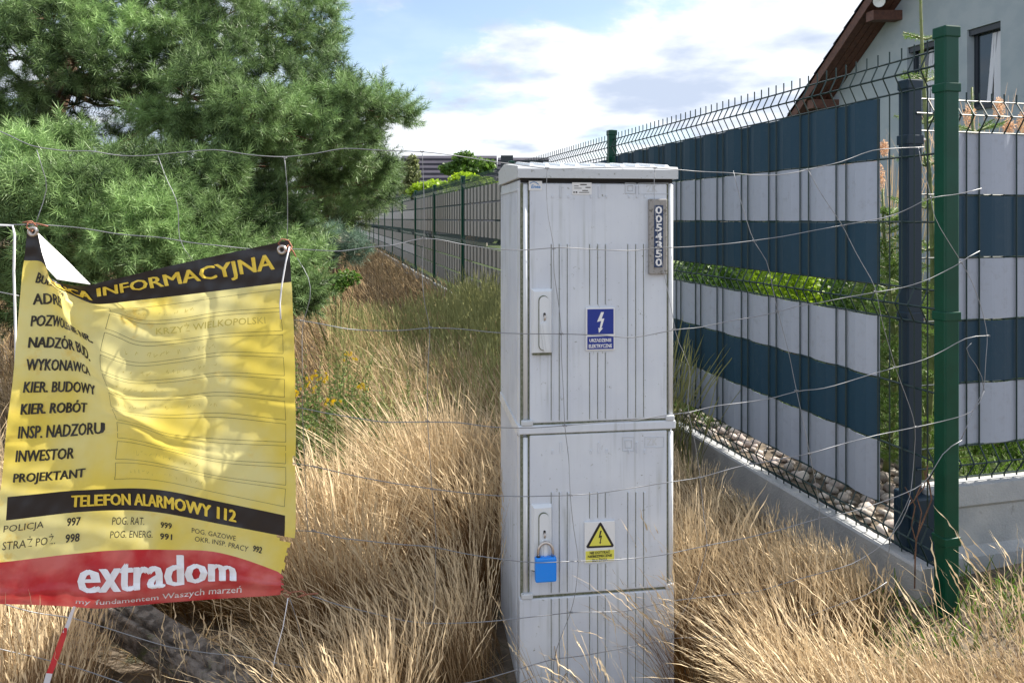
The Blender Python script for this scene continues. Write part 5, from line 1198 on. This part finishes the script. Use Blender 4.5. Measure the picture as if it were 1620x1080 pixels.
# purlin end and floodlight
for pxx in (1385, 1290):
    Yp = Yx(pxx, XO + .1); zp = rake(Yp) - 0.03
    mb = MB(); mb.box(XO + 0.0, XH + 0.02, Yp - 0.09, Yp + 0.09, zp - 0.26, zp - 0.02 - 0.09 * SL, T=lambda p: hw(p.x, p.y, p.z)); mb.build('purlin', M_brown, roof)
c = P(1395, 6, Yx(1395, XO)) + Vector((-0.12, -0.15, 0)); mb = MB(); ax = Vector((-0.75, -0.55, -0.35)).normalized()
lamp = empty('floodlight', c, 'round silver floodlight fixed under the brown eave', 'lamp')
u = ax.cross(Vector((0, 0, 1))).normalized(); v_ = ax.cross(u)
def ring(o_, r_): return [o_ + (u * math.cos(t) + v_ * math.sin(t)) * r_ for t in np.linspace(0, 2 * math.pi, 15)[:-1]]
rr_ = ring(c - ax * 0.13, 0.05) + ring(c - ax * 0.03, 0.10) + ring(c, 0.115); mb.add(rr_, [(i, (i + 1) % 14, 14 + (i + 1) % 14, 14 + i) for i in range(14)] + [(14 + i, 14 + (i + 1) % 14, 28 + (i + 1) % 14, 28 + i) for i in range(14)] + [tuple(range(14))]); mb.build('housing', M_frame, lamp, smooth=True)
mb = MB(); mb.add(ring(c + ax * 0.002, 0.105) + [c - ax * 0.02], [(i, (i + 1) % 14, 14) for i in range(14)]); mb.build('reflector', M_signwhite, lamp)
mb = MB(); mb.tube([c - ax * 0.1, c - ax * 0.16, c - ax * 0.16 + Vector((0.08, 0.1, 0.06))], 0.02, 6); mb.build('bracket', M_steel, lamp)

# ------------------------------------------------------------------ far house
fh = empty('far_house', P(745, 0, 30) * 1, 'distant house showing a dark violet tiled roof behind the trees', 'house'); fh.location.z = 0
Tz = lambda x, y, Z: P(x, y, Z)
def farroof(x0, x1, yt, Z, name, x0b=None):
    a, b = P(x0, yt, Z + 4), P(x1, yt, Z + 4); dz = 4.4; c, d = P(x1, yt, Z + 4), P(x0, yt, Z + 4); zt = a.z; r_ = None
    xl, xr = a.x, b.x; mb = MB(); ov = 0.0
    mb.add([(xl, Z + 4, zt), (xr, Z + 4, zt), (xr, Z - 0.5, zt - 3.3), (xl - 0.2, Z - 0.5, zt - 3.3), (xl, Z + 4, zt - .2), (xr, Z + 4, zt - .2), (xr, Z - 0.5, zt - 3.5), (xl - .2, Z - 0.5, zt - 3.5),
            (xr, Z + 8.5, zt - 3.3), (xl - 0.2, Z + 8.5, zt - 3.3)], [(0, 3, 2, 1), (4, 5, 6, 7), (0, 4, 7, 3), (1, 2, 6, 5), (3, 7, 6, 2), (0, 1, 8, 9)]); r_ = mb.build('roof', M_tile2, fh)
    for k in range(15):                                    # courses of tiles
        t0 = k / 15; t1 = (k + 1) / 15; za, zb = zt - 3.3 * t0, zt - 3.3 * t1; ya, yb = Z + 4 - 4.5 * t0, Z + 4 - 4.5 * t1
        mb = MB(); mb.add([(xl - .2 * t0, ya, za + .015), (xr, ya, za + .015), (xr, yb, zb + .10), (xl - .2 * t1, yb, zb + .10), (xr, yb, zb), (xl - .2 * t1, yb, zb)], [(0, 3, 2, 1), (3, 5, 4, 2)]); mb.build('tile_course', M_tile2, r_)
    mb = MB(); mb.box(xl + .3, xr - .3, Z, Z + 8, 0, zt - 3.4); mb.build('wall', M_plasterf, fh)
    mb = MB(); mb.add([(xl + .1, Z, zt - 3.45), (xl + .1, Z + 8, zt - 3.45), (xl + .1, Z + 4, zt - .3)], [(0, 1, 2)]); mb.build('gable', M_plasterf, fh); return r_
r1 = farroof(636, 786, 247, 27, 'a'); r2 = farroof(788, 868, 250, 29, 'b')
a = P(802, 256, 29.6); mb = MB(); mb.box(a.x - .25, a.x + .25, a.y - .1, a.y + .1, a.z - .3, a.z + .25); s = mb.build('skylight', M_frame, r2)
# tree line on the horizon, both sides
def treeline():
    bl = []
    for k in range(90):
        a = -0.9 + 1.9 * k / 90 + random.uniform(-.01, .01); D = random.uniform(70, 100); h = random.uniform(3, 6.5)
        bl.append(((D * math.sin(a), D * math.cos(a), h * 0.55), (random.uniform(3, 5), 3, h * 0.6), 130))
    o = leaf_cloud(bl, 0.9, M_leaf, 'treeline', None); tag(o, 'far belt of trees along the horizon', 'trees', None, 'stuff')
treeline()
